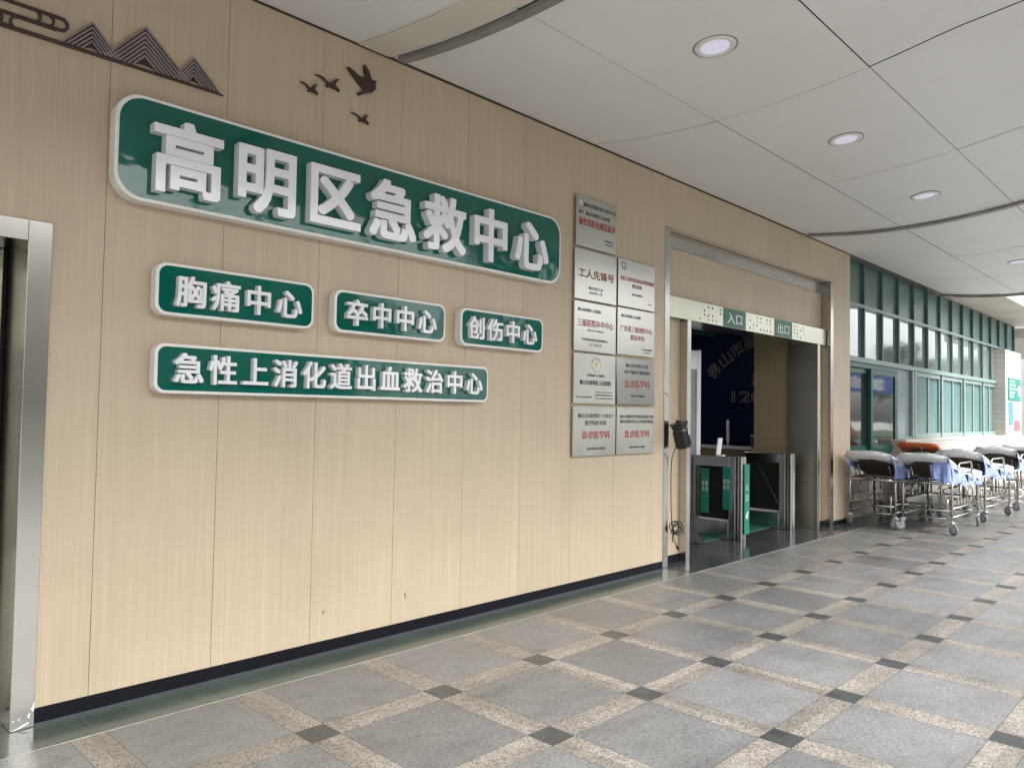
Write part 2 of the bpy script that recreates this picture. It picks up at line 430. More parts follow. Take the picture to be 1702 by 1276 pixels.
def text(name, body, mat, parent, x0, x1, z0, z1, y, depth=.002, offset=0., basis=WALLM, at=None, outline=0., rot=0., bevel=0):
    """lettering fitted to the box x0..x1, z0..z1 on a surface; its back lies at y, it stands out by depth"""
    me = text_mesh(body, offset, .5 if not outline else 0., outline)
    vs = [v.co for v in me.vertices]
    ax, bx = min(v.x for v in vs), max(v.x for v in vs); ay, by = min(v.y for v in vs), max(v.y for v in vs)
    az, bz = min(v.z for v in vs), max(v.z for v in vs)
    w_, h_ = x1-x0, z1-z0
    for v in me.vertices:
        lx = (v.co.x-ax)/(bx-ax)*w_-w_/2; ly = (v.co.y-ay)/(by-ay)*h_-h_/2; lz = depth+(v.co.z-bz)/(bz-az)*depth
        if rot: lx, ly = lx*math.cos(rot)-ly*math.sin(rot), lx*math.sin(rot)+ly*math.cos(rot)
        p = basis.to_3x3() @ Vector((lx, ly, lz))
        v.co = p
    me.name = name; me.materials.clear(); me.materials.append(mat)
    o = bpy.data.objects.new(name, me); col.objects.link(o)
    if basis is WALLM: loc = Vector(((x0+x1)/2, y, (z0+z1)/2))
    else: loc = Vector((y, (at if at is not None else 0), (z0+z1)/2))
    o.location = loc
    if parent: o.parent = parent; o.matrix_parent_inverse = parent.matrix_basis.inverted()
    if bevel:
        b = o.modifiers.new('bevel', 'BEVEL'); b.width = bevel; b.segments = 1; b.limit_method = 'ANGLE'; b.angle_limit = R(60)
    return o

def rrect(x0, x1, z0, z1, r, n=8):
    pts = []
    for cx, cz, a0 in ((x1-r, z1-r, 0), (x0+r, z1-r, 90), (x0+r, z0+r, 180), (x1-r, z0+r, 270)):
        for k in range(n+1):
            a = R(a0+90*k/n); pts.append((cx+r*math.cos(a), cz+r*math.sin(a)))
    return pts

# ------------------------------------------------------------------ ground
struct(box('ground', M['concrete'], None, -120, 260, -160, 90, -.6, -.022))
struct(box('paved_floor', M['floor'], None, -8, 24, -6.9, -.288, -.2, 0))
struct(box('floor_border', M['granite'], None, -8, 24, -.2878, .12, -.2, 0.0005))
struct(box('floor_joint', M['concrete'], None, -8, 24, -.2915, -.2885, -.1, .001))
struct(box('entrance_floor', M['granite_in'], None, 6.33, 10.29, -.284, .52, -.15, .004))
struct(box('hall_floor', M['floor_in'], None, 5.8, 12.4, .522, 6.2, -.15, .0035))
struct(box('kerb', M['kerb'], None, -8, 24, -7.05, -6.905, -.2, .004))
struct(box('road', M['asphalt'], None, -120, 260, -15.5, -7.6, -.3, -.018))
struct(box('verge', M['grass'], None, -120, 260, -26, -15.6, -.3, .06))

# ------------------------------------------------------------------ clad wall
wall = empty('clad_wall', (5, 0, 0), 'long beige wood-grain panelled wall carrying the green signs', 'wall')
JX0, JW = 1.2570, .5985
WX0, WX1, WTOP = -4.2, 11.0, 3.772
LD = (-1.2, 1.03, 2.317)            # left doorway opening (outer edge of casing)
PD = (6.238, 10.385, 3.300)         # portal opening
k0 = math.floor((WX0-JX0)/JW); edges = [WX0]
k = k0+1
while JX0+k*JW < WX1-.05: edges.append(JX0+k*JW); k += 1
edges.append(WX1)
cl = MB(); G = .0011
for a, b in zip(edges[:-1], edges[1:]):
    segs = [(a, b, .078)]
    for (ox0, ox1, oz) in (LD, PD):
        ns = []
        for (p, q, zb) in segs:
            if q <= ox0 or p >= ox1: ns.append((p, q, zb)); continue
            if p < ox0: ns.append((p, ox0, zb))
            ns.append((max(p, ox0), min(q, ox1), oz))
            if q > ox1: ns.append((ox1, q, zb))
        segs = ns
    for (p, q, zb) in segs:
        g0 = G if abs(p-a) < 1e-6 else 0; g1 = G if abs(q-b) < 1e-6 else 0
        cl.box(p+g0, q-g1, 0, .018, zb, WTOP)
cl.build('cladding', M['lam'], wall, bevel=.0008)
bk = MB()
for p, q, zb in ((WX0, LD[0], 0), (LD[0], LD[1], LD[2]), (LD[1], PD[0], 0), (PD[0], PD[1], PD[2]+.018), (PD[1], WX1-.004, 0)):
    bk.box(p, q, .020, .119, zb, 3.80)
bk.build('backing', M['gap'], wall)
sk = MB(); sk2 = MB()
for p, q in ((WX0, LD[0]), (LD[1], PD[0]-.004), (PD[1]+.004, WX1)):
    sk.box(p, q, -.008, .0195, .014, .076); sk2.box(p, q, -.014, .0195, .001, .013)
sk.build('skirting', M['black'], wall, bevel=.002); sk2.build('skirting_bead', plain('bead', (.05, .055, .07), .3), wall)
MB().box(PD[0]+.001, PD[1]-.001, .0185, .1, PD[2]+.001, PD[2]+.017).build('soffit', M['lam'], wall)
ch_ = MB()
for cx, cz, hh in ((2.543, .248, .022), (3.162, .254, .034), (3.165, .232, .012)):
    ch_.prism([(cx-.006, cz), (cx-.002, cz+hh/2), (cx+.005, cz+hh*.4), (cx+.006, cz-hh*.3), (cx, cz-hh/2)], WALLM @ Matrix.Translation((0, 0, -.004)), .0048)
ch_.build('laminate_chip', M['gap'], wall)

# ------------------------------------------------------------------ canopy
def zc(y):
    if y > -2.7: return 3.69+.068*(y+1.2)**2
    return 3.847+(-2.7-y)*.109
can = empty('entrance_canopy', (5, -2, 3.7), 'white panelled canopy ceiling curving over the paved forecourt', 'canopy')
XJ = [-5.7, -3.53, -1.36, .80, 2.956, 5.118, 7.212, 9.409, 11.607, 13.585, 15.554]
YJ = [-.001, -1.163, -2.27, -3.37, -4.47]
cp = MB(); g = .0032; gx = .006
for xa, xb in zip(XJ[:-1], XJ[1:]):
    for ya, yb in zip(YJ[:-1], YJ[1:]):
        n = 8; v = []; f = []
        # every panel sags and sits a hair differently
        dz = random.uniform(-.002, .002); tx = random.uniform(-.0012, .0012)
        y0_, y1_ = ya-g, yb+g; x0_, x1_ = xa+gx, xb-gx
        for i in range(n+1):
            y = y0_+(y1_-y0_)*i/n; z = zc(y)+dz
            v += [(x0_, y, z-tx), (x1_, y, z+tx), (x1_, y, z+tx+.0012), (x0_, y, z-tx+.0012)]
        for i in range(n):
            a = i*4; b = a+4
            f += [(a, a+1, b+1, b), (a+1, a+2, b+2, b+1), (a+2, a+3, b+3, b+2), (a+3, a, b, b+3)]
        f += [(0, 3, 2, 1), (n*4, n*4+1, n*4+2, n*4+3)]
        cp.add(v, f)
o = cp.build('ceiling_panels', M['ceil'], can, smooth=False)
dk = MB(); n = 14
v = []; f = []
for i in range(n+1):
    y = 0.1-(4.62)*i/n
    v += [(-6, y, zc(y)+.03), (15.6, y, zc(y)+.03), (15.6, y, 4.55), (-6, y, 4.55)]
for i in range(n):
    a = i*4; b = a+4
    f += [(a, a+1, b+1, b), (a+1, a+2, b+2, b+1), (a+2, a+3, b+3, b+2), (a+3, a, b, b+3)]
f += [(0, 3, 2, 1), (n*4, n*4+1, n*4+2, n*4+3)]
dk.add(v, f); dk.build('roof_void', M['deck'], can)
MB().box(-6, 15.62, -4.60, -4.5225, 3.98, 4.62).build('fascia', M['lamp_rim'], can, bevel=.004)
def strip(xc, w_, drop, h_, mat, name, y0=-.07, y1=-4.46):
    mb = MB(); n = 30; v = []; f = []
    for i in range(n+1):
        y = y0+(y1-y0)*i/n; z = zc(y)-drop
        v += [(xc-w_/2, y, z-h_), (xc+w_/2, y, z-h_), (xc+w_/2, y, z), (xc-w_/2, y, z)]
    for i in range(n):
        a = i*4; b = a+4
        f += [(a, a+1, b+1, b), (a+1, a+2, b+2, b+1), (a+2, a+3, b+3, b+2), (a+3, a, b, b+3)]
    f += [(0, 3, 2, 1), (n*4, n*4+1, n*4+2, n*4+3)]
    mb.add(v, f); return mb.build(name, mat, can)
strip(9.409, .075, .004, .028, M['greystrip'], 'cover_strip')
strip(2.985, .06, .004, .03, M['greystrip'], 'cover_strip')
strip(2.80, .23, .004, .010, M['ceil_beige'], 'joint_band', -.02)
strip(15.585, .05, .0, .05, M['greystrip'], 'end_trim', .05)
def downlight(x, y, lab):
    z = zc(y); sl = (zc(y+.05)-zc(y-.05))/.1
    t = empty('downlight', (x, y, z), lab, 'downlight', 'round downlights in the canopy ceiling')
    Mx = Matrix.Translation((x, y, z)) @ Matrix.Rotation(math.atan(sl), 4, 'X')
    MB().lathe([(.088, .004), (.125, .004), (.125, -.002), (.118, -.009), (.098, -.012), (.088, -.006)], Mx, 40, True).build('trim_ring', M['lamp_rim'], t, smooth=False)
    MB().lathe([(.0875, -.001), (.0875, -.0035), (.06, -.0045)], Mx, 40).build('diffuser', M['lamp_glass'], t)
    MB().lathe([(.126, .003), (.134, .003), (.134, -.0035), (.126, -.0035)], Mx, 40, True).build('outer_gasket', M['greystrip'], t)  # narrow grey ring around the trim
downlight(4.09, -1.725, 'round recessed downlight in the ceiling, the largest and nearest one')
downlight(6.18, -1.725, 'round recessed downlight second from the camera in the ceiling row')
downlight(8.28, -1.725, 'round recessed downlight just before the curved grey ceiling strip')
downlight(12.60, -1.725, 'small round downlight beyond the grey strip at the right edge')

# ------------------------------------------------------------------ big signs
YF = {}
def sign(label, x0, x1, z0, z1, t, rad, rim, chars, lx0, lx1, lz0, lz1, ldepth, off, fits=None):
    s = empty('letter_sign', ((x0+x1)/2, 0, z0), label, 'sign')
    MB().prism(rrect(x0, x1, z0, z1, rad), WALLM @ Matrix.Translation((0, 0, .001)), t-.001).build('sign_box', M['white_edge'], s, bevel=.004)
    MB().prism(rrect(x0+rim, x1-rim, z0+rim, z1-rim, rad-rim*.6), WALLM @ Matrix.Translation((0, 0, t-.002)), .004).build('green_face', M['gloss'], s)
    n = len(chars); pitch = (lx1-lx0)/n
    for i, ch in enumerate(chars):
        cx = lx0+pitch*(i+.5)
        # keep each glyph's own width and height inside the common em square
        me = text_mesh(ch, off, .5)
        vs = [v.co for v in me.vertices]
        ax, bx = min(v.x for v in vs), max(v.x for v in vs); ay, by = min(v.y for v in vs), max(v.y for v in vs)
        em = (lz1-lz0)/.93
        sx = em*.98 if not fits else fits
        gx0 = cx+(ax-.5)*sx; gx1 = cx+(bx-.5)*sx
        cz = (lz0+lz1)/2; gz0 = cz+(ay-.375)*em; gz1 = cz+(by-.375)*em
        bpy.data.meshes.remove(me)
        text('raised_letter', ch, M['letter'], s, gx0, gx1, gz0, gz1, -(t+.002), ldepth, off, bevel=.0008)
    return s
sign('largest green sign with seven white block characters and rounded corners', 1.262, 4.60, 2.488, 3.020, .080, .13, .018, '高明区急救中心', 1.385, 4.415, 2.548, 2.912, .058, .026)
sign('short green sign with four raised characters, leftmost of the small row', 1.480, 2.385, 1.936, 2.205, .070, .055, .016, '胸痛中心', 1.555, 2.300, 1.984, 2.140, .036, .020)
sign('short green sign with four raised characters, in the middle of the small row', 2.525, 3.407, 1.938, 2.198, .070, .055, .016, '卒中中心', 2.575, 3.312, 1.984, 2.140, .036, .020)
sign('short green sign with four raised characters, nearest the steel plaques', 3.548, 4.413, 1.934, 2.199, .070, .055, .016, '创伤中心', 3.583, 4.318, 1.984, 2.140, .036, .020)
sign('long low green sign with twelve raised characters below the small row', 1.487, 3.828, 1.537, 1.792, .070, .05, .016, '急性上消化道出血救治中心', 1.557, 3.748, 1.590, 1.742, .036, .020)

# ------------------------------------------------------------------ relief decoration
def wprism(polys, y, d): 
    mb = MB()
    for p in polys: mb.prism(p, WALLM @ Matrix.Translation((0, 0, -y)), d)
    return mb
def band(p, q, w_):
    dx, dz = q[0]-p[0], q[1]-p[1]; L = math.hypot(dx, dz); nx, nz = -dz/L*w_/2, dx/L*w_/2
    return [(p[0]+nx, p[1]+nz), (p[0]-nx, p[1]-nz), (q[0]-nx, q[1]-nz), (q[0]+nx, q[1]+nz)]
def stadium(x0, x1, z0, z1, w_):
    """outline ring of a lying capsule, as quads"""
    r = (z1-z0)/2; pts = rrect(x0, x1, z0, z1, r-.0001, 10); inn = rrect(x0+w_, x1-w_, z0+w_, z1-w_, r-w_, 10)
    return [[pts[i], pts[(i+1) % len(pts)], inn[(i+1) % len(pts)], inn[i]] for i in range(len(pts)) if math.hypot(pts[i][0]-pts[(i+1) % len(pts)][0], pts[i][1]-pts[(i+1) % len(pts)][1]) > 1e-5]
rel = empty('mountain_relief', (1.3, 0, 3.18), 'brown metal relief of striped mountain peaks and scrolled clouds on the wall', 'wall relief')
base_z = 3.178
lb = wprism([[(-.6, base_z-.016), (1.83, base_z-.006), (1.80, base_z+.004), (-.6, base_z+.012)]], -.0005, .016)
lb.build('ground_line', M['bronze'], rel, bevel=.001)
cm = MB()
def ring_arc(cx, cz, r, w_, a0, a1, n=14):
    return [[(cx+r*math.cos(a), cz+r*math.sin(a)), (cx+r*math.cos(b), cz+r*math.sin(b)), (cx+(r-w_)*math.cos(b), cz+(r-w_)*math.sin(b)), (cx+(r-w_)*math.cos(a), cz+(r-w_)*math.sin(a))]
            for a, b in ((R(a0+(a1-a0)*k/n), R(a0+(a1-a0)*(k+1)/n)) for k in range(n))]
for q in (stadium(.10, 1.064, 3.232, 3.300, .012), ring_arc(.972, 3.266, .033, .010, -85, 85), ring_arc(.918, 3.266, .033, .010, -85, 85),
          ring_arc(.856, 3.205, .034, .011, 90, 270), stadium(.10, .80, 3.171, 3.243, .011), [band((.86, 3.2335), (1.01, 3.2325), .009)]):
    for poly in q: cm.prism(poly, WALLM @ Matrix.Translation((0, 0, random.uniform(.0005, .0012))), .015)
cm.build('scrolled_cloud', M['bronze'], rel)
def mountain(xl, zl, xp, zp, xr, zr, n, wd):
    mb = MB(); dark = MB(); zb = base_z+.004
    for i in range(n):
        f = i/n*.80
        # nested chevrons: peak slides down, feet slide inwards
        px, pz = xp, zp-(zp-zb)*f
        lx, lz = xl+(xp-xl)*f, max(zb, zl); rx, rz = xr-(xr-xp)*f, max(zb, zr)
        a = band((lx, lz), (px, pz), wd); b = band((px, pz), (rx, rz), wd)
        mb.prism(a, WALLM @ Matrix.Translation((0, 0, .0062)), .010); mb.prism(b, WALLM @ Matrix.Translation((0, 0, .0064)), .010)
    mb.build('mountain_peak', M['bronze_edge'], rel)
    wprism([[(xl, max(zb, zl)-.004), (xp, zp), (xr, max(zb, zr)-.004), (xp, zb+.02)]], -.0005, .0055).build('mountain_back', M['bronze'], rel)
mountain(1.035, 3.184, 1.165, 3.324, 1.29, 3.184, 5, .0085)
mountain(1.224, 3.184, 1.410, 3.393, 1.640, 3.184, 7, .0095)
mountain(1.56, 3.184, 1.658, 3.323, 1.80, 3.184, 5, .0085)
def gull(x0, x1, z0, z1, label):
    pts = [(0, .66), (.14, .74), (.33, .70), (.47, .50), (.58, .44), (.68, .62), (.82, .88), (1.0, 1.0), (.88, .76), (.81, .54), (.86, .36), (1.0, .20), (.98, .02), (.84, .10), (.62, .12), (.50, .04), (.42, .14), (.52, .28), (.45, .40), (.32, .56), (.15, .62)]
    P = [(x0+(x1-x0)*a, z0+(z1-z0)*b) for a, b in pts]
    o = wprism([P], -.0005, .016).build('bird_relief', M['bronze'], None, bevel=.001)
    return tag(o, label, 'wall relief', 'small flying birds on the wall')
gull(2.285, 2.410, 3.358, 3.428, 'small brown flying bird cutout, leftmost of the four birds')
gull(2.385, 2.560, 3.425, 3.508, 'medium brown bird cutout beside the swallow')
gull(2.645, 2.782, 3.284, 3.348, 'small brown bird cutout flying lowest, above the big green sign')
sw = [(2.607, 3.600), (2.625, 3.606), (2.700, 3.575), (2.752, 3.575), (2.735, 3.620), (2.731, 3.655), (2.740, 3.662), (2.772, 3.630), (2.790, 3.585), (2.808, 3.580), (2.832, 3.588), (2.822, 3.565), (2.826, 3.530), (2.800, 3.500), (2.745, 3.478), (2.700, 3.450), (2.688, 3.458), (2.700, 3.470), (2.728, 3.490), (2.728, 3.505), (2.690, 3.530), (2.655, 3.558)]
tag(wprism([sw], -.0005, .018).build('swallow_relief', M['bronze'], None, bevel=.001), 'largest dark brown bird cutout with swept wings, near the ceiling', 'wall relief')

# ------------------------------------------------------------------ plaques
def disc(mb, cx, cz, r, y, d, n=28, ri=0):
    if ri == 0: mb.prism([(cx+r*math.cos(2*math.pi*k/n), cz+r*math.sin(2*math.pi*k/n)) for k in range(n)], WALLM @ Matrix.Translation((0, 0, -y)), d)
    else:
        for k in range(n):
            a, b = 2*math.pi*k/n, 2*math.pi*(k+1)/n
            mb.prism([(cx+r*math.cos(a), cz+r*math.sin(a)), (cx+r*math.cos(b), cz+r*math.sin(b)), (cx+ri*math.cos(b), cz+ri*math.sin(b)), (cx+ri*math.cos(a), cz+ri*math.sin(a))], WALLM @ Matrix.Translation((0, 0, -y)), d)
    return mb
PT = .028
def plaque(label, x0, x1, z0, z1, lines, mat='steel_plaque', logo=None, tilt=(0, 0)):
    p = empty('steel_plaque', ((x0+x1)/2, 0, (z0+z1)/2), label, 'plaque', 'steel award plaques beside the entrance')
    MB().box(x0, x1, -PT, -.010, z0, z1).build('plate', M[mat], p, bevel=.003, segs=2)
    MB().box(x0+.02, x1-.02, -.0099, -.0005, z0+.02, z1-.02).build('mount', M['gap'], p)
    W_, H_ = x1-x0, z1-z0
    for (body, a, b, c, d, mt, off) in lines:      # a..b across, c..d up, as fractions
        text('inscription', body, M[mt], p, x0+a*W_, x0+b*W_, z0+c*H_, z0+d*H_, -PT, .0012, off)
    for lg in (logo or []):
        cx, cz, r, kind = lg; cx = x0+cx*W_; cz = z0+cz*H_
        e = disc(MB(), cx, cz, r, -PT, .0012).build('emblem', M['white_text'], p)
        if kind == 'seal':
            disc(MB(), cx, cz, r*.99, -PT-.0012, .0008, ri=r*.93).build('emblem_ring', M['black_text'], e)
            disc(MB(), cx, cz, r*.66, -PT-.0012, .0008, ri=r*.62).build('emblem_ring', M['black_text'], e)
            mb = MB(); 
            for k in range(16):
                a = R(20+140*k/15)
                disc(mb, cx+r*.80*math.cos(a), cz+r*.80*math.sin(a), r*.05, -PT-.0012, .0008, 6)
            mb.build('emblem_dots', M['black_text'], e)
            gm = MB()
            for dx, dz, rr in ((-.12, .05, .28), (.12, -.02, .24), (0, -.25, .2), (.1, .28, .16)): gm.prism([(cx+r*(dx+rr*math.cos(2*math.pi*k/7)), cz+r*(dz+rr*math.sin(2*math.pi*k/7))) for k in range(7)], WALLM @ Matrix.Translation((0, 0, PT+.0012+random.uniform(0, .0003))), .0008)
            gm.build('emblem_figure', plain('gold_figure', (.62, .40, .10), .4), e)
        elif kind == 'ring':
            disc(MB(), cx, cz, r, -PT-.0012, .0008, ri=r*.62).build('emblem_ring', plain('navy_ring', (.03, .08, .14), .4), e)
            wprism([[(cx-r*.4, cz-.3*r), (cx+r*.1, cz+.25*r), (cx+r*.45, cz-.3*r)]], -PT-.0012, .0008).build('emblem_figure', plain('blue_figure', (.10, .30, .45), .4), e)
        else:
            disc(MB(), cx, cz, r, -PT-.0012, .0008, ri=r*.82).build('emblem_ring', plain('grey_green_ring', (.10, .20, .18), .4), e)
            wprism([[(cx-r*.5, cz), (cx+r*.45, cz+.35*r), (cx+.1*r, cz-.05*r), (cx+r*.15, cz-.55*r), (cx-.1*r, cz-.1*r)]], -PT-.0012, .0008).build('emblem_figure', M['black_text'], e)
    if tilt != (0, 0): p.rotation_euler = (R(tilt[0]), 0, R(tilt[1]))
    return p
B, RD, BR = 'black_text', 'red_text', 'brown_text'
plaque('steel plaque hung alone at the very top of the plaque columns', 4.855, 5.412, 2.870, 3.298, [
    ('破伤风防治示范中心', .17, .99, .80, .88, B, .012), ('授予', .06, .165, .64, .71, B, .01), ('佛山市高明区人民医院', .225, .83, .635, .71, B, .01),
    ('破伤风防治规范急诊', .06, .97, .42, .57, RD, .018), ('上海市医学会', .68, .92, .20, .245, B, .008), ('2024年6月', .72, .90, .14, .175, B, .008)], logo=[(.10, .86, .026, 'bird')])
plaque('steel plaque with five large brown characters, second from top on the left', 4.846, 5.425, 2.424, 2.848, [
    ('工人先锋号', .08, .93, .44, .62, BR, .02), ('佛山市总工会', .32, .66, .22, .285, B, .012), ('2025年11月', .335, .64, .13, .19, B, .012)])
plaque('steel plaque with a round blue emblem, uppermost of the right column', 5.450, 6.027, 2.430, 2.856, [
    ('急性上消化道出血急诊快速通道', .05, .98, .55, .64, RD, .014), ('救治基地', .37, .63, .42, .51, BR, .014), ('佛山市医师协会', .36, .66, .26, .31, B, .008), ('2023年', .80, .91, .12, .15, B, .004)], logo=[(.14, .86, .033, 'ring')])
plaque('steel plaque with one line of eight red characters, middle of left column', 4.846, 5.423, 1.990, 2.408, [
    ('佛山市高明区人民医院', .07, .62, .80, .87, B, .014), ('三级医院卒中中心', .08, .93, .50, .65, RD, .012), ('(2025.01-2028.01)', .30, .69, .40, .455, B, .004),
    ('广东省神经内科医疗质量控制中心', .15, .80, .215, .27, B, .006), ('二〇二五年七月', .33, .64, .12, .175, B, .006)])
plaque('steel plaque with two lines of dark red characters, middle of right column', 5.446, 6.030, 1.998, 2.418, [
    ('佛山市高明区人民医院', .09, .61, .80, .865, B, .012), ('广东省三级创伤中心', .07, .94, .50, .63, RD, .012), ('建设单位', .34, .72, .33, .45, RD, .012),
    ('广东省卫生健康委', .63, .93, .135, .175, B, .006), ('2023年11月', .71, .87, .075, .11, B, .004)])
plaque('pale steel plaque with a round gold seal above bold black characters', 4.849, 5.426, 1.551, 1.973, [
    ('国家胸痛中心（标准版）', .31, .72, .545, .60, B, .004), ('佛山市高明区人民医院', .13, .88, .375, .475, B, .022),
    ('中国胸痛中心认证工作委员会', .50, .92, .225, .25, B, .002), ('中国胸痛中心联盟苏州工业园区分会', .50, .92, .165, .195, B, .004), ('中国心血管健康联盟', .50, .93, .10, .13, B, .002), ('编号：2021年第五批次第08号', .06, .42, .115, .15, B, .004)], logo=[(.52, .795, .062, 'seal')])
plaque('darkest steel plaque, coloured for its dark reflection, with faint red characters', 5.443, 6.034, 1.554, 1.971, [
    ('佛山市医学重点专科', .24, .84, .80, .885, B, .008), ('高水平临床专科建设项目', .20, .88, .66, .745, B, .008), ('急诊医学科', .20, .87, .36, .535, RD, .010), ('佛山市卫生健康局', .36, .71, .165, .215, B, .01)], mat='steel_plaque_dark_reflection', tilt=(-2.2, 0))
plaque('steel plaque with red characters at the bottom of the left column', 4.848, 5.434, 1.110, 1.528, [
    ('佛山市高明区“十四五”', .10, .94, .77, .86, B, .012), ('医学特色专科', .27, .77, .62, .72, B, .012), ('急诊医学科', .20, .86, .35, .51, RD, .014), ('佛山市高明区卫生健康局', .32, .75, .125, .175, B, .01)])
plaque('steel plaque with red characters at the bottom of the right column', 5.451, 6.041, 1.111, 1.531, [
    ('佛山市高明区医学专科特色技术推广应用', .08, .97, .765, .84, B, .008), ('佛山市高明区中青年人才特色技术创新点', .08, .97, .66, .735, B, .008), ('急诊医学科', .20, .87, .35, .51, RD, .012), ('佛山市高明区卫生健康局', .33, .74, .125, .17, B, .008)])

# ------------------------------------------------------------------ left doorway
ld = empty('steel_doorway', (0, 0, 0), 'brushed steel doorway cut off by the left edge', 'doorway')
cw = .098
MB().box(LD[1]-cw, LD[1]-.0005, -.016, .05, .002, LD[2]-.001).build('door_casing', M['steel'], ld, bevel=.002)
MB().box(LD[0], LD[1]-cw-.001, -.0158, .05, LD[2]-cw, LD[2]-.001).build('door_casing', M['steel_h'], ld, bevel=.002)
MB().box(LD[1]-cw+.002, LD[1]-.002, .051, .42, .002, LD[2]-.002).build('door_jamb', M['steel_soft'], ld, bevel=.002)
MB().box(LD[0], LD[1]-cw, .051, .42, LD[2]-cw+.002, LD[2]-.004).build('door_jamb', M['steel_h'], ld)
for a, b, yy in ((.36, .905, .30), (-.25, .357, .30)):
    d = MB().box(a, b, yy, yy+.04, .01, LD[2]-cw).build('door_leaf', M['steel_soft'], ld, bevel=.003)
    MB().tube([(b-.07, yy-.05, .75), (b-.07, yy-.05, 1.75)], .014, 10).build('pull_handle', M['tube'], d, smooth=True)
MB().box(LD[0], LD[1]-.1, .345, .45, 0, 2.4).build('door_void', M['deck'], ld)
wprism_ = MB()
for poly in ([(.935, .004), (.960, .010), (.985, .022), (1.008, .030), (1.004, .020), (.975, .008), (.95, .003)], [(1.002, .052), (1.008, .070), (1.012, .066), (1.009, .045)], [(1.014, .085), (1.024, .105), (1.028, .118), (1.028, .080), (1.022, .072)], [(.940, .045), (.952, .050), (.948, .042)], [(.962, .047), (.972, .055), (.970, .044)]):
    wprism_.prism(poly, WALLM @ Matrix.Translation((0, 0, .0162)), .0006)
wprism_.build('sealant_smear', M['lamp_rim'], ld)

# ------------------------------------------------------------------ entrance portal
pt = empty('entrance_portal', (8.3, .1, 0), 'wide brushed steel entrance with a perforated header over two passages', 'doorway')
YP = .120
MB().box(6.2385, 6.325, -.006, .119, .001, 3.255).build('portal_trim', M['steel'], pt, bevel=.002)
MB().box(10.288, 10.3845, -.006, .119, .001, 3.298).build('portal_trim', M['steel'], pt, bevel=.002)
MB().box(6.326, 10.287, .100, .1195, 3.140, 3.298).build('top_band', M['steel_h'], pt, bevel=.002)
MB().box(6.326, 10.287, .120, .165, 2.60, 3.30).build('lintel_panel', M['lam'], pt)
MB().box(6.326, 6.72, .120, .165, .078, 2.60).build('side_panel', M['lam'], pt)
MB().box(10.01, 10.287, .120, .165, .078, 2.60).build('side_panel', M['lam'], pt)
MB().box(6.326, 6.715, .112, .165, .002, .076).build('panel_skirting', M['black'], pt)
MB().box(10.022, 10.287, .112, .165, .002, .076).build('panel_skirting', M['black'], pt)
hd = MB().box(6.345, 10.262, .045, .119, 2.432, 2.645).build('header', M['steel_bright'], pt, bevel=.003)
MB().box(6.712, 6.785, .030, .42, .003, 2.4315).build('post', M['steel'], pt, bevel=.003)
MB().box(9.950, 10.021, .030, .42, .003, 2.4315).build('post', M['steel_soft'], pt, bevel=.003)
MB().box(6.786, 9.949, .1195, .42, 2.433, 2.47).build('soffit_plate', M['steel'], pt)
def hx(px): pass
for (a, b, body) in ((7.465, 7.972, '入口'), (8.705, 9.192, '出口')):
    st_ = MB().box(a, b, .0425, .0447, 2.437, 2.640).build('direction_sticker', M['green_dark'], pt)
    text('lettering', body, M['white_text'], st_, a+.085, b-.085, 2.478, 2.595, .0425, .0012, .006)
gd = MB(); rg = random.Random(3)
for cx0, cx1, cnt in ((6.98, 7.42, 16), (8.05, 8.62, 22), (9.22, 9.55, 18)):
    for k in range(cnt):
        cx = rg.uniform(cx0, cx1); cx = round(cx/.085)*.085+.01; cz = 2.475+rg.choice([0, 1, 2, 3])*.043
        disc(gd, cx, cz, rg.uniform(.008, .013), .045, rg.uniform(.0008, .0014), 8)
gd.build('glue_marks', plain('old_glue', (.10, .085, .06), .7), hd)

# hanging insect lamp and its cable, on the left post
ins = empty('hanging_black_lamp', (6.36, -.1, 1.15), 'black plastic lantern-like device tilted on a cord at the entrance post', 'lantern')
Tm = Matrix.Translation((6.375, -.115, 1.275)) @ Matrix.Rotation(R(-14), 4, Vector((.58, .81, 0)))
prof = [(.02, -.125), (.064, -.125), (.070, -.11), (.076, .04), (.072, .055), (.072, .07), (.080, .08), (.080, .098), (.094, .110), (.097, .116), (.092, .121), (.04, .126), (.015, .15)]
MB().lathe(prof, Tm, 8).build('housing', M['black_plastic'], ins, bevel=.002)
rb = MB()
for k in range(8):
    a = 2*math.pi*k/8
    rb.obox(Tm @ Matrix.Rotation(a, 4, 'Z') @ Matrix.Translation((.074, 0, -.03)), .009, .009, .15)
rb.build('housing_rib', M['black_plastic'], ins)
MB().obox(Tm @ Matrix.Rotation(R(-68), 4, 'Z') @ Matrix.Translation((.0735, 0, .015)), .004, .05, .05).build('label_sticker', M['screen'], ins)
MB().tube([(6.345, -.115, 1.415), (6.31, -.10, 1.50), (6.27, -.06, 1.62), (6.255, -.012, 1.68)], .006, 6).build('hanging_cord', M['pale_cord'], ins, smooth=True)
cb = MB()
cb.tube([(6.30, -.10, 1.17), (6.345, -.03, 1.05), (6.36, -.012, .90), (6.365, -.012, .60), (6.37, -.02, .43), (6.40, -.04, .39)], .005, 6)
rc = random.Random(5)
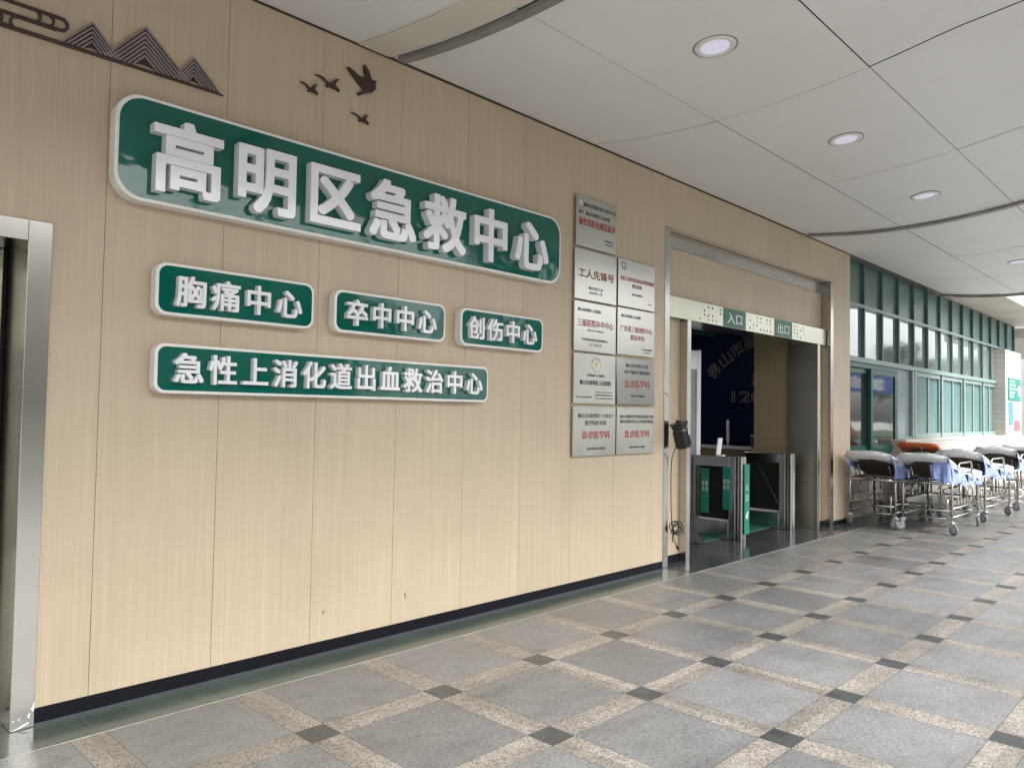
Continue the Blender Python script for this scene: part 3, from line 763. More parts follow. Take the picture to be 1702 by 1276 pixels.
for k in range(6):
    c0 = Vector((6.43+rc.uniform(-.03, .03), -.035+rc.uniform(-.012, .012), .37+rc.uniform(-.02, .02))); ra, rb_ = rc.uniform(.05, .10), rc.uniform(.035, .06); th = rc.uniform(-.5, .4)
    pts = []
    for j in range(18):
        a = 2*math.pi*j/18; x, z = ra*math.cos(a), rb_*math.sin(a)
        pts.append(c0+Vector((x*math.cos(th)-z*math.sin(th), .012*math.sin(2*a+k), x*math.sin(th)+z*math.cos(th))))
    cb.tube(pts, .0048, 6, closed=True)
cb.tube([(6.38, -.03, .38), (6.385, -.03, .32), (6.40, -.03, .25), (6.44, -.035, .20)], .0048, 6)
cb.tube([(6.38, -.03, .36), (6.365, -.03, .28), (6.372, -.03, .25)], .0048, 6)
c_ = cb.build('power_cable', M['black_plastic'], None, smooth=True)
tag(c_, 'coiled black power cable dangling down the steel entrance trim', 'cable')
MB().obox(Matrix.Translation((6.455, -.035, .185)) @ Matrix.Rotation(R(-45), 4, 'Y'), .024, .02, .055).build('plug', M['black_plastic'], c_, bevel=.004)

# ------------------------------------------------------------------ interior hall
hall = empty('entrance_hall', (9, 2, 0), 'dim hall behind the entrance with navy lettered wall and wood panel', 'interior')
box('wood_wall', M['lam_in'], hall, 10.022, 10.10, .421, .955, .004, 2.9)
bw = box('navy_wall', M['navy'], hall, 12.0, 12.1, .20, 6.1, .004, 2.95)
box('back_wall', M['inside_dark'], hall, 5.7, 12.0, 6.1, 6.2, .004, 2.95)
box('side_wall', M['inside_dark'], hall, 6.55, 6.7, .425, 6.1, .004, 2.95)
box('ceiling', M['in_ceiling'], hall, 5.7, 12.1, .17, 6.2, 2.951, 3.05)
box('front_return', M['inside_dark'], hall, 10.101, 12.0, .18, .25, .004, 2.95)
# outlined arc lettering on the navy wall
arc = [(2.69, 2.242, 47), (2.462, 2.442, 38), (2.251, 2.609, 28), (2.015, 2.715, 18), (1.76, 2.775, 6), (1.50, 2.775, -6), (1.24, 2.715, -18), (1.0, 2.609, -28)]
for ch, (yy, zz, an) in zip('佛山市高明区人民', arc):
    text('outline_letter', ch, M['outline'], bw, 0, .24, zz-.12, zz+.12, 11.998, .006, 0.0, SIDEM, yy, outline=.020, rot=R(an))
text('outline_letter', '急', M['outline'], bw, 0, .24, 1.98, 2.21, 11.998, .006, 0, SIDEM, 1.86, outline=.020)
text('outline_letter', '120', M['outline'], bw, 0, .56, 1.70, 1.89, 11.998, .006, 0, SIDEM, 2.06, outline=.020)
desk = empty('reception_desk', (11, 1.8, 0), 'white-topped reception desk in front of the navy wall', 'desk')
box('desk_top', M['screen'], desk, 10.78, 11.45, .98, 2.75, .955, .985, bevel=.004)
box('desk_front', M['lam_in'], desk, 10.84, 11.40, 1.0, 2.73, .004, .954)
mon = empty('monitor', (11.0, 1.9, .985), 'white-backed computer monitor standing on the reception desk', 'monitor')
box('monitor_panel', M['screen'], mon, 10.99, 11.03, 1.86, 1.90, 1.06, 1.40, bevel=.004)
box('monitor_foot', M['screen'], mon, 10.95, 11.08, 1.80, 1.96, .986, 1.0)
box('monitor_neck', M['screen'], mon, 11.0, 11.02, 1.87, 1.89, 1.0, 1.06)
bx_ = empty('document_tray', (10.95, 1.25, .985), 'grey flat-topped tray with blue files at the desk end', 'tray')
box('tray_top', M['alu'], bx_, 10.85, 11.15, 1.12, 1.42, 1.16, 1.18); box('files', plain('blue_files', (.02, .05, .25), .5), bx_, 10.87, 11.12, 1.15, 1.38, .986, 1.12); box('tray_side', M['grey_panel'], bx_, 10.86, 11.14, 1.395, 1.415, .986, 1.159)
tri = empty('hanging_sign', (9.3, 1.5, 2.6), 'dark green hanging sign with white characters inside the hall', 'sign')
box('sign_board', plain('deep_green_board', (.004, .05, .035), .4), tri, 8.35, 9.905, 1.50, 1.53, 2.60, 2.90)
text('lettering', '分诊处', M['white_text'], tri, 8.62, 9.62, 2.66, 2.80, 1.4995, .002, .004)
tub = box('ceiling_tube_light', M['lit'], None, 9.4, 10.6, 1.95, 2.03, 2.90, 2.95); tag(tub, 'thin lit tube light on the dark hall ceiling', 'light')
part = empty('grey_partition', (7.9, .9, 0), 'grey metal partition with a pale aluminium edge behind the left post', 'partition')
box('panel', M['grey_panel'], part, 6.9, 8.36, .90, .95, .004, 2.03)
box('top_box', M['alu'], part, 6.9, 8.36, .88, .98, 2.032, 2.27, bevel=.004)
box('edge_profile', M['alu'], part, 8.361, 8.45, .88, .98, .004, 2.28, bevel=.004)
box('lock', M['black_plastic'], part, 8.14, 8.17, .892, .8998, 1.03, 1.06)
cl_ = MB(); n = 36; v = []; f = []
for i in range(17):
    tt = i/16; z = .40*(1-tt)**1.25+.012*(1 if i < 16 else 0)+.004
    for k in range(n):
        a = 2*math.pi*k/n
        rr = (.035+.16*tt**1.5)*(1+.20*math.sin(3*a+.8)+.16*math.sin(5*a+2.2*tt)*tt+.10*math.sin(11*a+3*tt)*tt)
        v.append((7.70+.13*tt**2+.03*math.sin(5*tt)+rr*math.cos(a), .62+.55*rr*math.sin(a)-.02*tt, z+.012*math.sin(7*a+6*tt)*(1-tt)))
for i in range(16):
    for k in range(n): f.append((i*n+k, i*n+(k+1) % n, (i+1)*n+(k+1) % n, (i+1)*n+k))
f += [tuple(range(n-1, -1, -1)), tuple(range(16*n, 17*n))]
cl_.add(v, f)
tag(cl_.build('black_cloth_bundle', M['black_cloth'], None, smooth=True), 'slumped black cloth on the floor beside the left entrance post', 'cloth')
tag(box('door_mat', M['mat_green'], None, 7.30, 9.90, .535, 1.45, .0045, .014, bevel=.002), 'green floor mat with pale border just inside the entrance', 'mat')

def gate(x, label, ent):
    g = empty('turnstile', (x, .6, 0), label, 'turnstile')
    MB().lathe([(.052, .006), (.052, .93), (.052, .985), (.044, .995)], Matrix.Translation((x+.03, .265, 0)), 20).build('end_column', M['steel_plaque'], g, smooth=False)
    MB().box(x-.035, x+.095, .315, .40, .006, .985).build('cabinet_post', M['steel'], g, bevel=.004)
    MB().box(x-.035, x+.095, .402, .88, .86, .985).build('cabinet_top', M['steel_h'], g, bevel=.004)
    MB().box(x-.035, x+.095, .402, .88, .006, .215).build('cabinet_base', M['steel_h'], g, bevel=.004)
    MB().box(x-.030, x+.09, .84, .88, .217, .858).build('cabinet_post', M['steel'], g)
    MB().box(x+.028, x+.032, .402, .838, .217, .858).build('side_glass', M['grey_glass'], g)
    fr = MB()
    fr.box(x+.02, x+.04, .41, .83, .216, .235)
    fr.build('glass_rail', M['alu'], g)
    if ent:
        st = MB().box(x-.028, x+.092, .198, .2055, .09, .905).build('direction_sticker', M['green_panel'], g)
        text('lettering', '入', M['white_text'], st, x+.0, x+.07, .60, .675, .198, .001, .004)
        text('lettering', '口', M['white_text'], st, x+.005, x+.065, .475, .545, .198, .001, .004)
        wprism([[(x+.01, .26), (x+.01, .335), (x+.028, .318), (x+.055, .36), (x+.075, .345), (x+.043, .303), (x+.06, .285)]], .198, .001).build('arrow', M['white_text'], st)
        for (ya, yb, za, zb, b1, b2) in ((.76, .655, .30, .83, '急诊', '通道'), (.47, .372, .36, .865, '轮椅', '急诊')):
            gp = MB().box(x-.045, x-.037, min(ya, yb), max(ya, yb), za, zb).build('gate_wing', M['green_panel'], g, bevel=.002)
            for q, bb in enumerate((b1, b2)):
                for r_i, ch in enumerate(bb):
                    text('lettering', ch, M['white_text'], gp, 0, .036, zb-.20-r_i*.07, zb-.145-r_i*.07, x-.045, .001, .003, SIDEM, (ya+yb)/2+.022-q*.046)
        tb = empty('face_scanner', (x+.03, .55, .985), 'white face scanner tablet on a bent stand on top of the turnstile', 'scanner')
        MB().obox(Matrix.Translation((x+.03, .56, 1.10)) @ Matrix.Rotation(R(8), 4, 'X'), .10, .018, .20).build('tablet', M['screen'], tb, bevel=.004)
        MB().box(x-.01, x+.07, .50, .58, .9855, .998).build('stand_foot', M['screen'], tb)
    return g
t_ = NT('tinted_side_glass'); M['grey_glass'] = t_.out((.10, .12, .11), .08, 0, **{'Transmission Weight': .85, 'IOR': 1.1})
gate(8.30, 'steel turnstile with a green entry sticker on its end column', True)
gate(9.645, 'plain steel turnstile with a bright round end column, no sticker', False)
fr_ = MB()
for a, b in (((9.80, .47, .26), (9.80, .80, .85)), ((9.80, .80, .85), (9.80, .86, .85)), ((9.80, .40, .25), (9.80, .80, .25))): fr_.tube([a, b], .012, 6)
tag(fr_.build('leaning_frame', M['alu'], None), 'thin pale frame leaning behind the plain turnstile', 'frame')

# ------------------------------------------------------------------ glazed facade to the right
fac = empty('glazed_facade', (16, .12, 0), 'green mullioned hospital window wall over a white tiled base', 'building')
FY = .12; FX = [11.03]+[11.81+.7875*i for i in range(14)]
MB().box(11.0, 22.2, FY+.008, FY+.25, 3.145, 3.80).build('spandrel', M['gspan'], fac)
for xa, xb in zip(FX[:-1], FX[1:]):
    pn = MB().box(xa+.03, xb-.03, FY+.008, FY+.03, 2.37, 3.11)
    if xb <= 20.7: pn.build('window_pane', M['pane_up'], fac)
for i, x in enumerate(FX[1:]):
    zb = 2.36 if x < 20.3 else 3.12
    MB().box(x-.024, x+.024, FY-.040, FY+.03, zb, 3.775).build('mullion', M['gfin'], fac, bevel=.003)
MB().box(11.0, 20.2, FY-.06, FY+.07, 3.105, 3.150).build('rail', M['gframe'], fac, bevel=.003)
MB().box(20.2, 22.2, FY-.06, FY+.07, 3.105, 3.150).build('rail', M['gfin'], fac, bevel=.003)
MB().box(11.0, 20.2, FY-.05, FY+.07, 2.29, 2.365).build('rail', M['gframe'], fac, bevel=.003)
MB().box(11.0, 20.3, FY+.1, FY+.3, .9, 3.15).build('window_backing', M['inside_dark'], fac)
# first, lower, dark green sliding window
w1 = MB().box(11.0, 13.36, FY-.02, FY+.06, .915, .975).box(11.0, 13.36, FY-.02, FY+.06, 2.215, 2.288).box(13.28, 13.36, FY-.02, FY+.06, .976, 2.214).box(11.0, 11.06, FY-.02, FY+.06, .976, 2.214).build('window_frame', M['gsash'], fac, bevel=.003)
for a, b, yy in ((11.06, 12.20, .045), (12.10, 13.27, -.012)):
    s_ = MB().box(a, a+.075, FY+yy-.02, FY+yy+.03, .978, 2.212).box(b-.075, b, FY+yy-.02, FY+yy+.03, .978, 2.212).box(a+.075, b-.075, FY+yy-.02, FY+yy+.03, .978, 1.05).box(a+.075, b-.075, FY+yy-.02, FY+yy+.03, 2.14, 2.212).build('sash', M['gsash'], w1, bevel=.003)
    MB().box(a+.07, b-.07, FY+yy, FY+yy+.008, 1.04, 2.15).build('pane', M['pane_dark'], w1)
MB().box(13.42, 14.10, FY+.03, FY+.05, 1.17, 2.286).build('blind_pane', M['pane_pale'], fac)
MB().box(14.10, 14.19, FY-.03, FY+.07, 1.13, 2.289).box(13.362, 14.10, FY-.02, FY+.07, 1.128, 1.17).build('window_frame', M['gframe'], fac)
for xa, xb in ((14.22, 15.82), (15.84, 17.38), (17.40, 18.93), (18.95, 20.15)):
    fr = MB().box(xa, xa+.10, FY-.03, FY+.06, 1.13, 2.288).box(xb-.06, xb, FY-.0, FY+.06, 1.13, 2.288).box(xa+.10, xb-.06, FY-.03, FY+.06, 1.13, 1.215).box(xa+.10, xb-.06, FY-.02, FY+.06, 2.21, 2.288).build('window_frame', M['gframe'], fac, bevel=.003)
    mid = xa+(xb-xa)*.56
    MB().box(mid-.045, mid+.03, FY-.005, FY+.05, 1.216, 2.209).build('sash', M['gframe'], fr, bevel=.003)
    MB().box(xa+.10, mid-.045, FY+.02, FY+.03, 1.216, 2.209).build('pane', M['pane_low'], fr)
    MB().box(mid+.03, xb-.06, FY+.03, FY+.04, 1.216, 2.209).build('pane', M['pane_low'], fr)
MB().box(11.0, 13.05, FY+.01, FY+.25, 0, .914).build('recessed_base', M['tile'], fac)
MB().box(13.051, 22.25, -.10, FY+.25, 0, 1.095).build('tiled_base', M['tile'], fac, bevel=.004)
MB().box(13.051, 20.07, -.115, FY+.1, 1.096, 1.127).build('sill', M['beige'], fac, bevel=.004)
MB().box(20.08, 21.75, -.103, FY+.30, 1.096, 3.08).build('tiled_pier', M['tile'], fac, bevel=.004)
MB().box(15.64, 22.4, -.75, FY+.24, 3.81, 4.3).build('eave', M['beige'], fac, bevel=.01)
MB().box(-6, 22.2, .26, 7, 3.82, 9).build('upper_light_block', M['far_wall'], fac)  # unseen mass above the wall, added to stop light leaking from behind
MB().box(10.30, 22.2, .38, 7, -.1, 3.815).box(-6, 6.54, .46, 7, -.1, 3.815).box(6.54, 10.3, 6.25, 7, -.1, 3.815).box(6.2, 12.2, .17, 6.2, 3.06, 3.815).build('inner_light_block', M['deck'], fac) if False else None
MB().box(12.2, 22.2, .42, 7, -.1, 3.815).box(-6, 5.6, .46, 7, -.1, 3.815).box(5.6, 12.2, 6.25, 7, -.1, 3.815).box(5.6, 12.2, .26, 6.24, 3.06, 3.815).box(5.6, 6.5, .46, 6.24, -.1, 3.05).build('inner_light_block', M['deck'], fac)  # unseen solid fill, added to keep light from leaking in behind the wall
# notices on the pier
nt_ = empty('notice_board', (21, -.12, 1.9), 'green notice board with white lines on the tiled pier', 'notice')
MB().box(20.32, 21.62, -.118, -.104, 1.925, 2.440).build('board', M['poster_green'], nt_, bevel=.003)
for k in range(5): text('notice_line', ['门诊入口', '急诊科导诊', '发热门诊由此进', '住院部', '咨询服务'][k], M['white_text'], nt_, 20.42, 20.42+[.55, .66, .74, .5, .4][k], 2.345-k*.088, 2.402-k*.088, -.118, .001, .006)
disc(MB(), 21.42, 2.16, .13, -.118, .001).build('notice_emblem', M['white_text'], nt_)
for nm, a, b, c, d, mt, lab in (('blue_poster', 20.36, 20.78, 1.36, 1.89, 'poster_blue', 'narrow blue poster under the green notice on the pier'), ('white_poster', 20.86, 21.66, 1.50, 1.89, 'poster_white', 'white poster under the green notice on the pier'), ('red_poster', 20.94, 21.52, 1.22, 1.46, 'poster_red', 'small red poster lowest on the tiled pier')):
    tag(MB().box(a, b, -.109, -.1035, c, d).build(nm, M[mt], None), lab, 'poster')

# ------------------------------------------------------------------ gurneys
def make_gurney(cover=True, head_drape=False):
    """local frame: x from 0 (head end) to 1.9, y -.3..+.3 centred, z up"""
    g = empty('hospital_gurney')
    L0, L1, YW = .17, 1.40, .29
    fr = MB()
    ring = [(0.04, -YW, .655), (0.0, -YW+.05, .655), (0.0, YW-.05, .655), (.04, YW, .655), (1.56, YW, .655), (1.61, YW-.05, .655), (1.61, -YW+.05, .655), (1.56, -YW, .655)]
    fr.tube(ring, .017, 8, closed=True)
    for x in (.17, .62, 1.0, 1.40): fr.tube([(x, -YW, .65), (x, YW, .65)], .012, 6)
    fr.build('bed_frame', M['tube'], g, smooth=True)
    lf = MB()
    for y in (-YW, YW):
        lf.tube([(L0, y, .33), (L1, y, .33)], .013, 8); lf.tube([(L0, y, .22), (L1, y, .22)], .011, 6)
        for x in (.55, .85, 1.15): lf.tube([(x, y, .335), (x, y, .64)], .010, 6)
    for x in (L0, L1):
        lf.tube([(x, -YW, .30), (x, YW, .30)], .013, 8); lf.tube([(x, -YW, .20), (x, YW, .20)], .011, 6)
    lf.build('lower_frame', M['tube'], g, smooth=True)
    MB().box(L0+.05, L1-.05, -YW+.03, YW-.03, .345, .37).box(L0+.05, L1-.05, -YW+.02, -YW+.03, .37, .42).box(L0+.05, L1-.05, YW-.03, YW-.02, .37, .42).build('lower_tray', M['tube'], g)
    for x in (L0, L1):
        for y in (-YW, YW):
            lg = MB(); s = -1 if x == L0 else 1
            lg.tube([(x-s*.08, y, .655), (x-s*.03, y, .65), (x, y, .61), (x, y, .17)], .016, 8)
            lg.build('leg', M['tube'], g, smooth=True)
            fk = MB()
            fk.tube([(x, y, .175), (x, y, .145)], .022, 8)
            a = random.uniform(0, 6.28); dx, dy = .03*math.cos(a), .03*math.sin(a)
            for sgn in (-1, 1):
                ox, oy = -math.sin(a)*.020*sgn, math.cos(a)*.020*sgn
                fk.add([(x+ox-.03*math.cos(a), y+oy-.03*math.sin(a), .15), (x+ox+.03*math.cos(a), y+oy+.03*math.sin(a), .15), (x+dx+ox+.012*math.cos(a), y+dy+oy+.012*math.sin(a), .06), (x+dx+ox-.012*math.cos(a), y+dy+oy-.012*math.sin(a), .06),
                        (x+ox*1.2-.03*math.cos(a), y+oy*1.2-.03*math.sin(a), .15), (x+ox*1.2+.03*math.cos(a), y+oy*1.2+.03*math.sin(a), .15), (x+dx+ox*1.2+.012*math.cos(a), y+dy+oy*1.2+.012*math.sin(a), .06), (x+dx+ox*1.2-.012*math.cos(a), y+dy+oy*1.2-.012*math.sin(a), .06)],
                       [(0, 1, 2, 3), (4, 7, 6, 5), (0, 4, 5, 1), (1, 5, 6, 2), (2, 6, 7, 3), (3, 7, 4, 0)])
            fk.obox(Matrix.Translation((x, y, .152)) @ Matrix.Rotation(a, 4, 'Z'), .07, .052, .012)
            cst = fk.build('castor', M['hub'], g)
            Mx = Matrix.Translation((x+dx, y+dy, .0655)) @ Matrix.Rotation(a, 4, 'Z') @ Matrix.Rotation(R(90), 4, 'X')
            MB().lathe([(.046, -.014), (.062, -.014), (.0655, -.008), (.0655, .008), (.062, .014), (.046, .014)], Mx, 22, True).build('castor_tyre', M['rubber'], cst)
            MB().lathe([(.012, -.0155), (.045, -.0125), (.045, .0125), (.012, .0155)], Mx, 18).build('castor_hub', M['hub'], cst)
    # fold-down side rails and end handle
    for y in (-YW-.012, YW+.012):
        rl = MB(); z1 = .90 if y < 0 else .86
        rl.tube([(.42, y, .60), (.42, y, z1-.04), (.46, y, z1), (1.02, y, z1), (1.06, y, z1-.04), (1.06, y, .60)], .012, 8)
        rl.tube([(.42, y, .77), (1.06, y, .77)], .008, 6)
        rl.build('side_rail', M['tube'], g, smooth=True)
    MB().tube([(.17, -YW+.03, .22), (.10, -YW+.03, .20), (.08, -YW+.03, .27), (.10, -YW+.03, .44), (.17, -YW+.03, .46)], .009, 6).build('pedal_loop', M['tube'], g, smooth=True)
    # raised backrest
    hx_, hz = .76, .675; tx_, tz = .02, (.885 if cover else .99)
    d = Vector((tx_-hx_, 0, tz-hz)).normalized(); up = Vector((d.z*-1, 0, d.x*-1)); up = Vector((-d.z, 0, d.x)); up = up if up.z > 0 else -up
    pts = [(0, -.27), (.50, -.27), (.79, -.10), (.79, .10), (.50, .27), (0, .27)]
    bm_ = Matrix(((d.x, 0, up.x, hx_), (0, 1, 0, 0), (d.z, 0, up.z, hz), (0, 0, 0, 1)))
    MB().prism(pts, bm_, .03).build('backboard', M['backboard'], g, bevel=.004)
    st = MB()
    for y in (-.2, .2): st.tube([(.30, y, .66), (.20, y, .86)], .008, 6)
    st.build('backrest_stay', M['tube'], g, smooth=True)
    MB().tube([(-.01, -.07, .955), (-.03, -.07, 1.04), (-.03, .07, 1.04), (-.01, .07, .955)], .006, 6).build('head_handle', M['tube'], g, smooth=True)
    MB().box(.80, 1.57, -.27, .27, .675, .70).build('deck', M['backboard'], g)
    mat_ = M['sheet'] if cover else M['orange']
    # mattress as a wrinkled loft along x
    nx, ny = 44, 18; v = []; f = []
    rr = random.Random(11)
    ph = [rr.uniform(0, 6) for _ in range(8)]
    def prof(s):         # centre line of the mattress top
        x = -.05+1.70*s
        base = hz+.03+max(0, (hx_+.10-x))*(tz-hz)/(hx_-tx_)*.93
        sm = .035*math.exp(-((x-.80)/.18)**2)
        return x, base+sm
    th = .070 if cover else .06
    for i in range(nx+1):
        s = i/nx; x, z = prof(s)
        endf = min(1, min(s, 1-s)/.04); endf = math.sqrt(max(0, 1-(1-endf)**2))
        for j in range(ny):
            a = 2*math.pi*j/ny
            cy, cz_ = math.cos(a), math.sin(a)
            sy = math.copysign(abs(cy)**.45, cy)*.29; sz = math.copysign(abs(cz_)**.6, cz_)*th*.62
            wv = .0
            if cover:
                wv = .013*math.sin(9*x+ph[0]+2*cy)*math.sin(3*a+ph[1])+.008*math.sin(21*x+ph[2]+4*sy*3)+.005*math.sin(37*x+8*cy+ph[3])
                if cz_ > 0: sz += .028*math.exp(-((x-.12)/.22)**2)*cz_
            v.append((x, sy*(.55+.45*endf)+wv*.5, z+th*.45+sz*(.25+.75*endf)+(wv if cz_ > -.2 else 0)))
    for i in range(nx):
        for j in range(ny): f.append((i*ny+j, i*ny+(j+1) % ny, (i+1)*ny+(j+1) % ny, (i+1)*ny+j))
    f += [tuple(range(ny-1, -1, -1)), tuple(range(nx*ny, (nx+1)*ny))]
    MB().add(v, f).build('mattress_cover' if cover else 'mattress', mat_, g, smooth=True)
    if cover:
        # blue sheet hanging over the camera side and the far side
        for side, x0, x1, zlow in ((-1, .06, .80, .625), (-1, .84, 1.50, .60), (1, .14, 1.15, .73)):
            v = []; f = []; nn, mm = 30, 9
            for i in range(nn+1):
                s = i/nn; x = x0+(x1-x0)*s
                _, z = prof((x+.05)/1.70)
                zt = z+.035
                zb = zlow+.05*math.sin(5.5*s+side)+.025*math.sin(13*s+x0*9)+(.10*max(0, 1-s/.18) if side < 0 and x0 < .5 else 0)
                for j in range(mm+1):
                    t = j/mm
                    yy = side*(.288+.006+.022*math.sin(11*s+3*t+x0)*t+.013*math.sin(29*s+2*t)*t+.02*t)
                    v.append((x+.012*math.sin(6*t+9*s)*t, yy, zt+(zb-zt)*t))
            for i in range(nn):
                for j in range(mm): f.append((i*(mm+1)+j, (i+1)*(mm+1)+j, (i+1)*(mm+1)+j+1, i*(mm+1)+j+1))
            o = MB().add(v, f).build('blue_sheet', M['sheet_blue'], g, smooth=True)
            so_ = o.modifiers.new('thick', 'SOLIDIFY'); so_.thickness = .004
        if head_drape:
            v = []; f = []; nn, mm = 16, 10
            for i in range(nn+1):
                s = i/nn; y = -.06-.245*s
                for j in range(mm+1):
                    t = j/mm; zb = .70-.07*s+.03*math.sin(9*s)
                    v.append((.035-.05*t+.022*math.sin(13*s+2*t)*t+.012*math.sin(27*s)*t, y-.03*t*s-.04*t*(1-s), .945+(zb-.945)*t))
            for i in range(nn):
                for j in range(mm): f.append((i*(mm+1)+j, (i+1)*(mm+1)+j, (i+1)*(mm+1)+j+1, i*(mm+1)+j+1))
            o = MB().add(v, f).build('blue_sheet', M['sheet_blue'], g, smooth=True)
            so_ = o.modifiers.new('thick', 'SOLIDIFY'); so_.thickness = .004
        for side in (-1, 1):
            v = []; f = []; nn, mm = 40, 5
            for i in range(nn+1):
                s = i/nn; x = -.03+1.63*s
                _, z = prof((x+.05)/1.70); zt = z+.052; dl = .088+.022*math.sin(9*s+side)+.014*math.sin(23*s)
                dl *= min(1, .35+s*6, .35+(1-s)*6)
                for j in range(mm+1):
                    t = j/mm
                    v.append((x, side*(.262+.052*math.sqrt(t)+.010*math.sin(19*s+4*t)*t+.006*math.sin(43*s)*t), zt-dl*t))
            for i in range(nn):
                for j in range(mm): f.append((i*(mm+1)+j, (i+1)*(mm+1)+j, (i+1)*(mm+1)+j+1, i*(mm+1)+j+1))
            o = MB().add(v, f).build('cover_edge', M['sheet'], g, smooth=True)
            so_ = o.modifiers.new('thick', 'SOLIDIFY'); so_.thickness = .004
        MB().obox(Matrix.Translation((-.02, -.18, .78)) @ Matrix.Rotation(R(12), 4, 'Y'), .012, .20, .16).build('blue_fold', M['sheet_blue'], g, bevel=.01) if False else None
    MB().tube([(.42, .05, .67), (.40, .06, .52), (.44, .06, .38), (.42, .06, .25), (.44, .06, .19)], .012, 6).build('strap', M['black_cloth'], g)
    return g
GRP = 'white covered gurneys parked by the wall'
def place(g, x, y, lab, rz=0, grp=GRP):
    g.location = (x, y, 0); g.rotation_euler = (0, 0, R(rz)); tag(g, lab, 'gurney', grp)
proto = make_gurney(True); og = make_gurney(False)
copies = [make_gurney(True, True)]+[copy_tree(proto) for _ in range(3)]
place(proto, 10.60, -.375, 'white covered gurney against the wall, nearest the entrance', 0)
place(copies[0], 10.72, -1.01, 'white covered gurney in the outer row nearest the camera, blue sheet hanging', -.5)
place(copies[1], 12.45, -1.00, 'white covered gurney in the outer row, just behind the nearest one', -3)
place(copies[2], 14.48, -1.04, 'white covered gurney in the outer row, third from the camera', 2.5)
place(copies[3], 16.50, -1.02, 'white covered gurney farthest along the wall, cut by the right edge', 1)
place(og, 12.50, -.435, 'bare orange padded gurney without a sheet behind the white ones', 0, 'gurneys parked along the wall')

# ------------------------------------------------------------------ far end and the world across the road
fb = empty('far_building', (42, 4, 0), 'pale tiled building seen past the end of the facade', 'building')
MB().box(38, 60, -2, 16, -.1, 14).build('wall', M['far_tile'], fb)
for z in (1.2, 4.6, 8.0):
    for y in (.5, 4, 7.5): MB().box(37.95, 38.02, y, y+2, z, z+1.7).build('window', M['far_glass'], fb)
cn = empty('side_canopy', (27, 2, 3.4), 'dark edged canopy roof beyond the tiled pier', 'canopy')
MB().box(24.5, 33, -2, 5, 3.72, 3.98).build('roof_slab', M['greystrip'], cn)
for x, y in ((26, 3.5), (32, 3.5)): MB().tube([(x, y, -.02), (x, y, 3.72)], .09, 12).build('column', M['lamp_rim'], cn)

def tree_meshes(seed, H, Rc, nleaf):
    rg = random.Random(seed)
    tr = MB(); tr.tube([(0, 0, -.1), (.05, 0, H*.25), (-.04, .06, H*.5), (0, 0, H*.8)], [.17, .13, .09, .03], 8)
    clumps = []
    for k in range(15):
        a = rg.uniform(0, 6.28); rr = Rc*math.sqrt(rg.uniform(.05, 1))*.75; z = rg.uniform(H*.42, H*.95)
        rr *= 1-.55*max(0, (z-H*.6)/(H*.4))
        c = Vector((rr*math.cos(a), rr*math.sin(a), z)); clumps.append((c, rg.uniform(.5, .95)*Rc*.42))
        tr.tube([(0, 0, z*.62), tuple(c*.5+Vector((0, 0, z*.42))), tuple(c)], [.06, .035, .012], 6)
    lf = MB()
    for k in range(nleaf):
        c, r = rg.choice(clumps)
        d = Vector((rg.gauss(0, 1), rg.gauss(0, 1), rg.gauss(0, .8))).normalized()*r*rg.uniform(.35, 1.05)
        p = c+d; s = rg.uniform(.07, .16)
        q = Matrix.Rotation(rg.uniform(0, 6.28), 3, 'Z') @ Matrix.Rotation(rg.uniform(-1, 1), 3, 'X') @ Matrix.Rotation(rg.uniform(-1, 1), 3, 'Y')
        lf.add([p+q @ Vector(v) for v in ((-s, 0, 0), (0, -s*.5, 0), (s, 0, 0), (0, s*.5, .02))], [(0, 1, 2, 3)])
    return tr, lf
def mk_tree(seed, H, Rc, nl):
    t = empty('street_tree'); a, b = tree_meshes(seed, H, Rc, nl)
    a.build('trunk', M['bark'], t, smooth=True); b.build('crown', M['leaf'], t)
    return t
tp = [mk_tree(1, 7.5, 3.0, 5200), mk_tree(2, 6.2, 2.6, 4200)]
spots = [(-6, -18, 0), (1, -19.5, 1), (8, -18, 0), (15, -19, 1), (22, -18, 0), (29, -19.5, 1), (37, -20, 0), (73, -18, 0), (79, -18.5, 1), (85, -18, 0), (92, -18, 0), (99, -18.5, 1), (107, -18, 0), (116, -18, 0)]
used = [False, False]
for i, (x, y, kd) in enumerate(spots):
    t = tp[kd] if not used[kd] else copy_tree(tp[kd]); used[kd] = True
    t.location = (x, y, 0); t.rotation_euler = (0, 0, i*1.3); s = 1+.12*math.sin(i*2.1); t.scale = (s, s, s)
    tag(t, ['tall leafy street tree on the verge across the road', 'lower bushy street tree on the verge across the road'][kd], 'tree', 'street trees across the road')
ab = empty('facing_building', (10, -34, 0), 'plain rendered block facing the hospital across the road', 'building')
MB().box(-14, 26, -44, -34, -.1, 11).build('wall', M['far_wall'], ab)
for z in (1.2, 4.6, 8.0):
    for k in range(10): MB().box(-12+k*3.8, -10+k*3.8, -34.03, -33.9, z, z+1.8).build('window', M['far_glass'], ab)
bn = MB().box(33.5, 43.0, -9.3, -9.27, 2.75, 3.65).build('blue_banner', M['blue_banner'], None)
tag(bn, 'long blue banner with white characters strung above the road', 'banner')
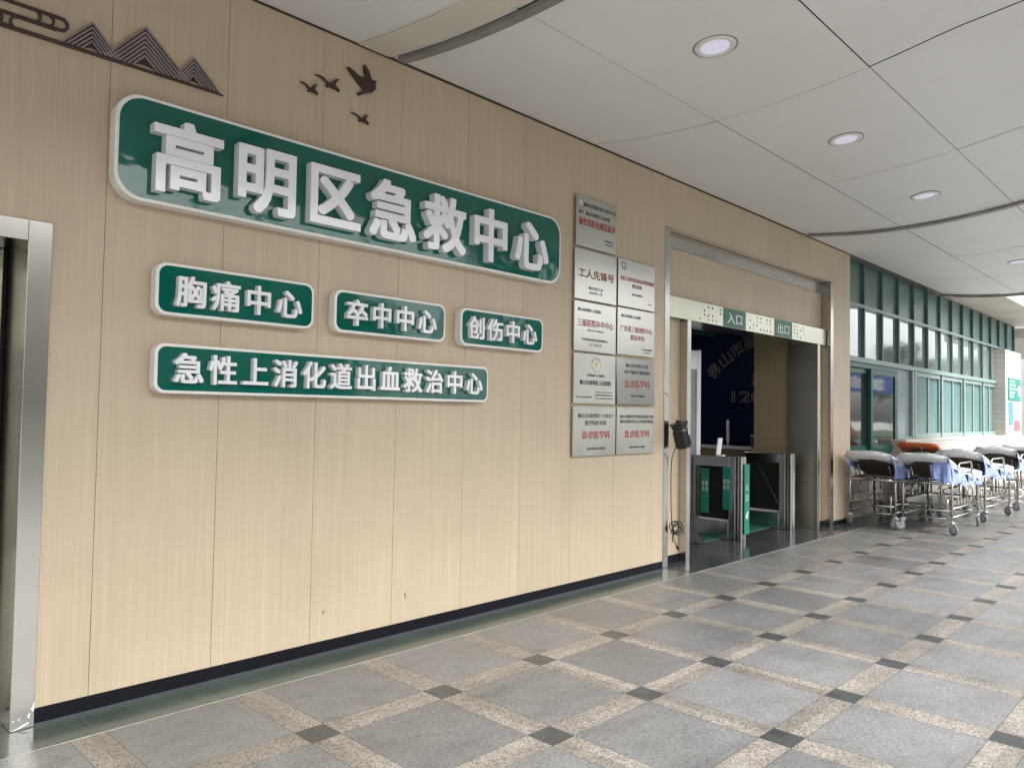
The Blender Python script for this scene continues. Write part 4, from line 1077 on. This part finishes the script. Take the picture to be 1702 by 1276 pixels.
for sx in (33.5, 43.0): MB().tube([(sx, -9.285, -.02), (sx, -9.285, 3.8)], .04, 8).build('banner_pole', M['tube'], bn)
bt = text('lettering', '急诊室', M['white_text'], bn, 34.6, 41.8, 2.9, 3.5, 0, .004, .02)
bt.rotation_euler = (0, 0, R(180)); bt.location = (38.2, -9.269, 3.2)

def car(x, y, paint, label):
    c = empty('parked_car', (x, y, 0), label, 'car', 'cars parked along the road')
    side = [(-2.1, .35), (2.1, .35), (2.15, .62), (2.05, .80), (1.15, .95), (.55, 1.38), (-.95, 1.42), (-1.65, 1.0), (-2.1, .95), (-2.15, .6)]
    Mx = Matrix.Translation((x, y+.85, 0)) @ Matrix(((1, 0, 0, 0), (0, 0, -1, 0), (0, 1, 0, 0), (0, 0, 0, 1)))
    MB().prism(side, Mx, 1.7).build('body', paint, c, bevel=.08, segs=3)
    for sy, d in ((.853, .004), (-.857, .004)):
        MB().prism([(.95, .98), (.48, 1.31), (-.15, 1.33), (-.15, .98)], Matrix.Translation((x, y+sy, 0)) @ Matrix(((1, 0, 0, 0), (0, 0, -1, 0), (0, 1, 0, 0), (0, 0, 0, 1))), d).prism([(-.22, .98), (-.22, 1.33), (-.9, 1.35), (-1.35, 1.02)], Matrix.Translation((x, y+sy, 0)) @ Matrix(((1, 0, 0, 0), (0, 0, -1, 0), (0, 1, 0, 0), (0, 0, 0, 1))), d).build('side_window', M['far_glass'], c)
    for wx in (-1.35, 1.35):
        for wy in (-.80, .80):
            wl = MB().lathe([(.20, -.1), (.31, -.1), (.33, -.06), (.33, .06), (.31, .1), (.20, .1)], Matrix.Translation((x+wx, y+wy, .31)) @ Matrix.Rotation(R(90), 4, 'X'), 24).build('wheel', M['dark_rubber'], c)
            MB().lathe([(.05, -.11), (.2, -.09), (.2, .09), (.05, .11)], Matrix.Translation((x+wx, y+wy, .31)) @ Matrix.Rotation(R(90), 4, 'X'), 18).build('rim', M['alu'], wl)
    return c
car(33.5, -11.2, M['car_white'], 'white hatchback car parked at the road edge outside the forecourt')
car(40.0, -11.4, M['car_red'], 'red hatchback car parked at the road edge outside the forecourt')
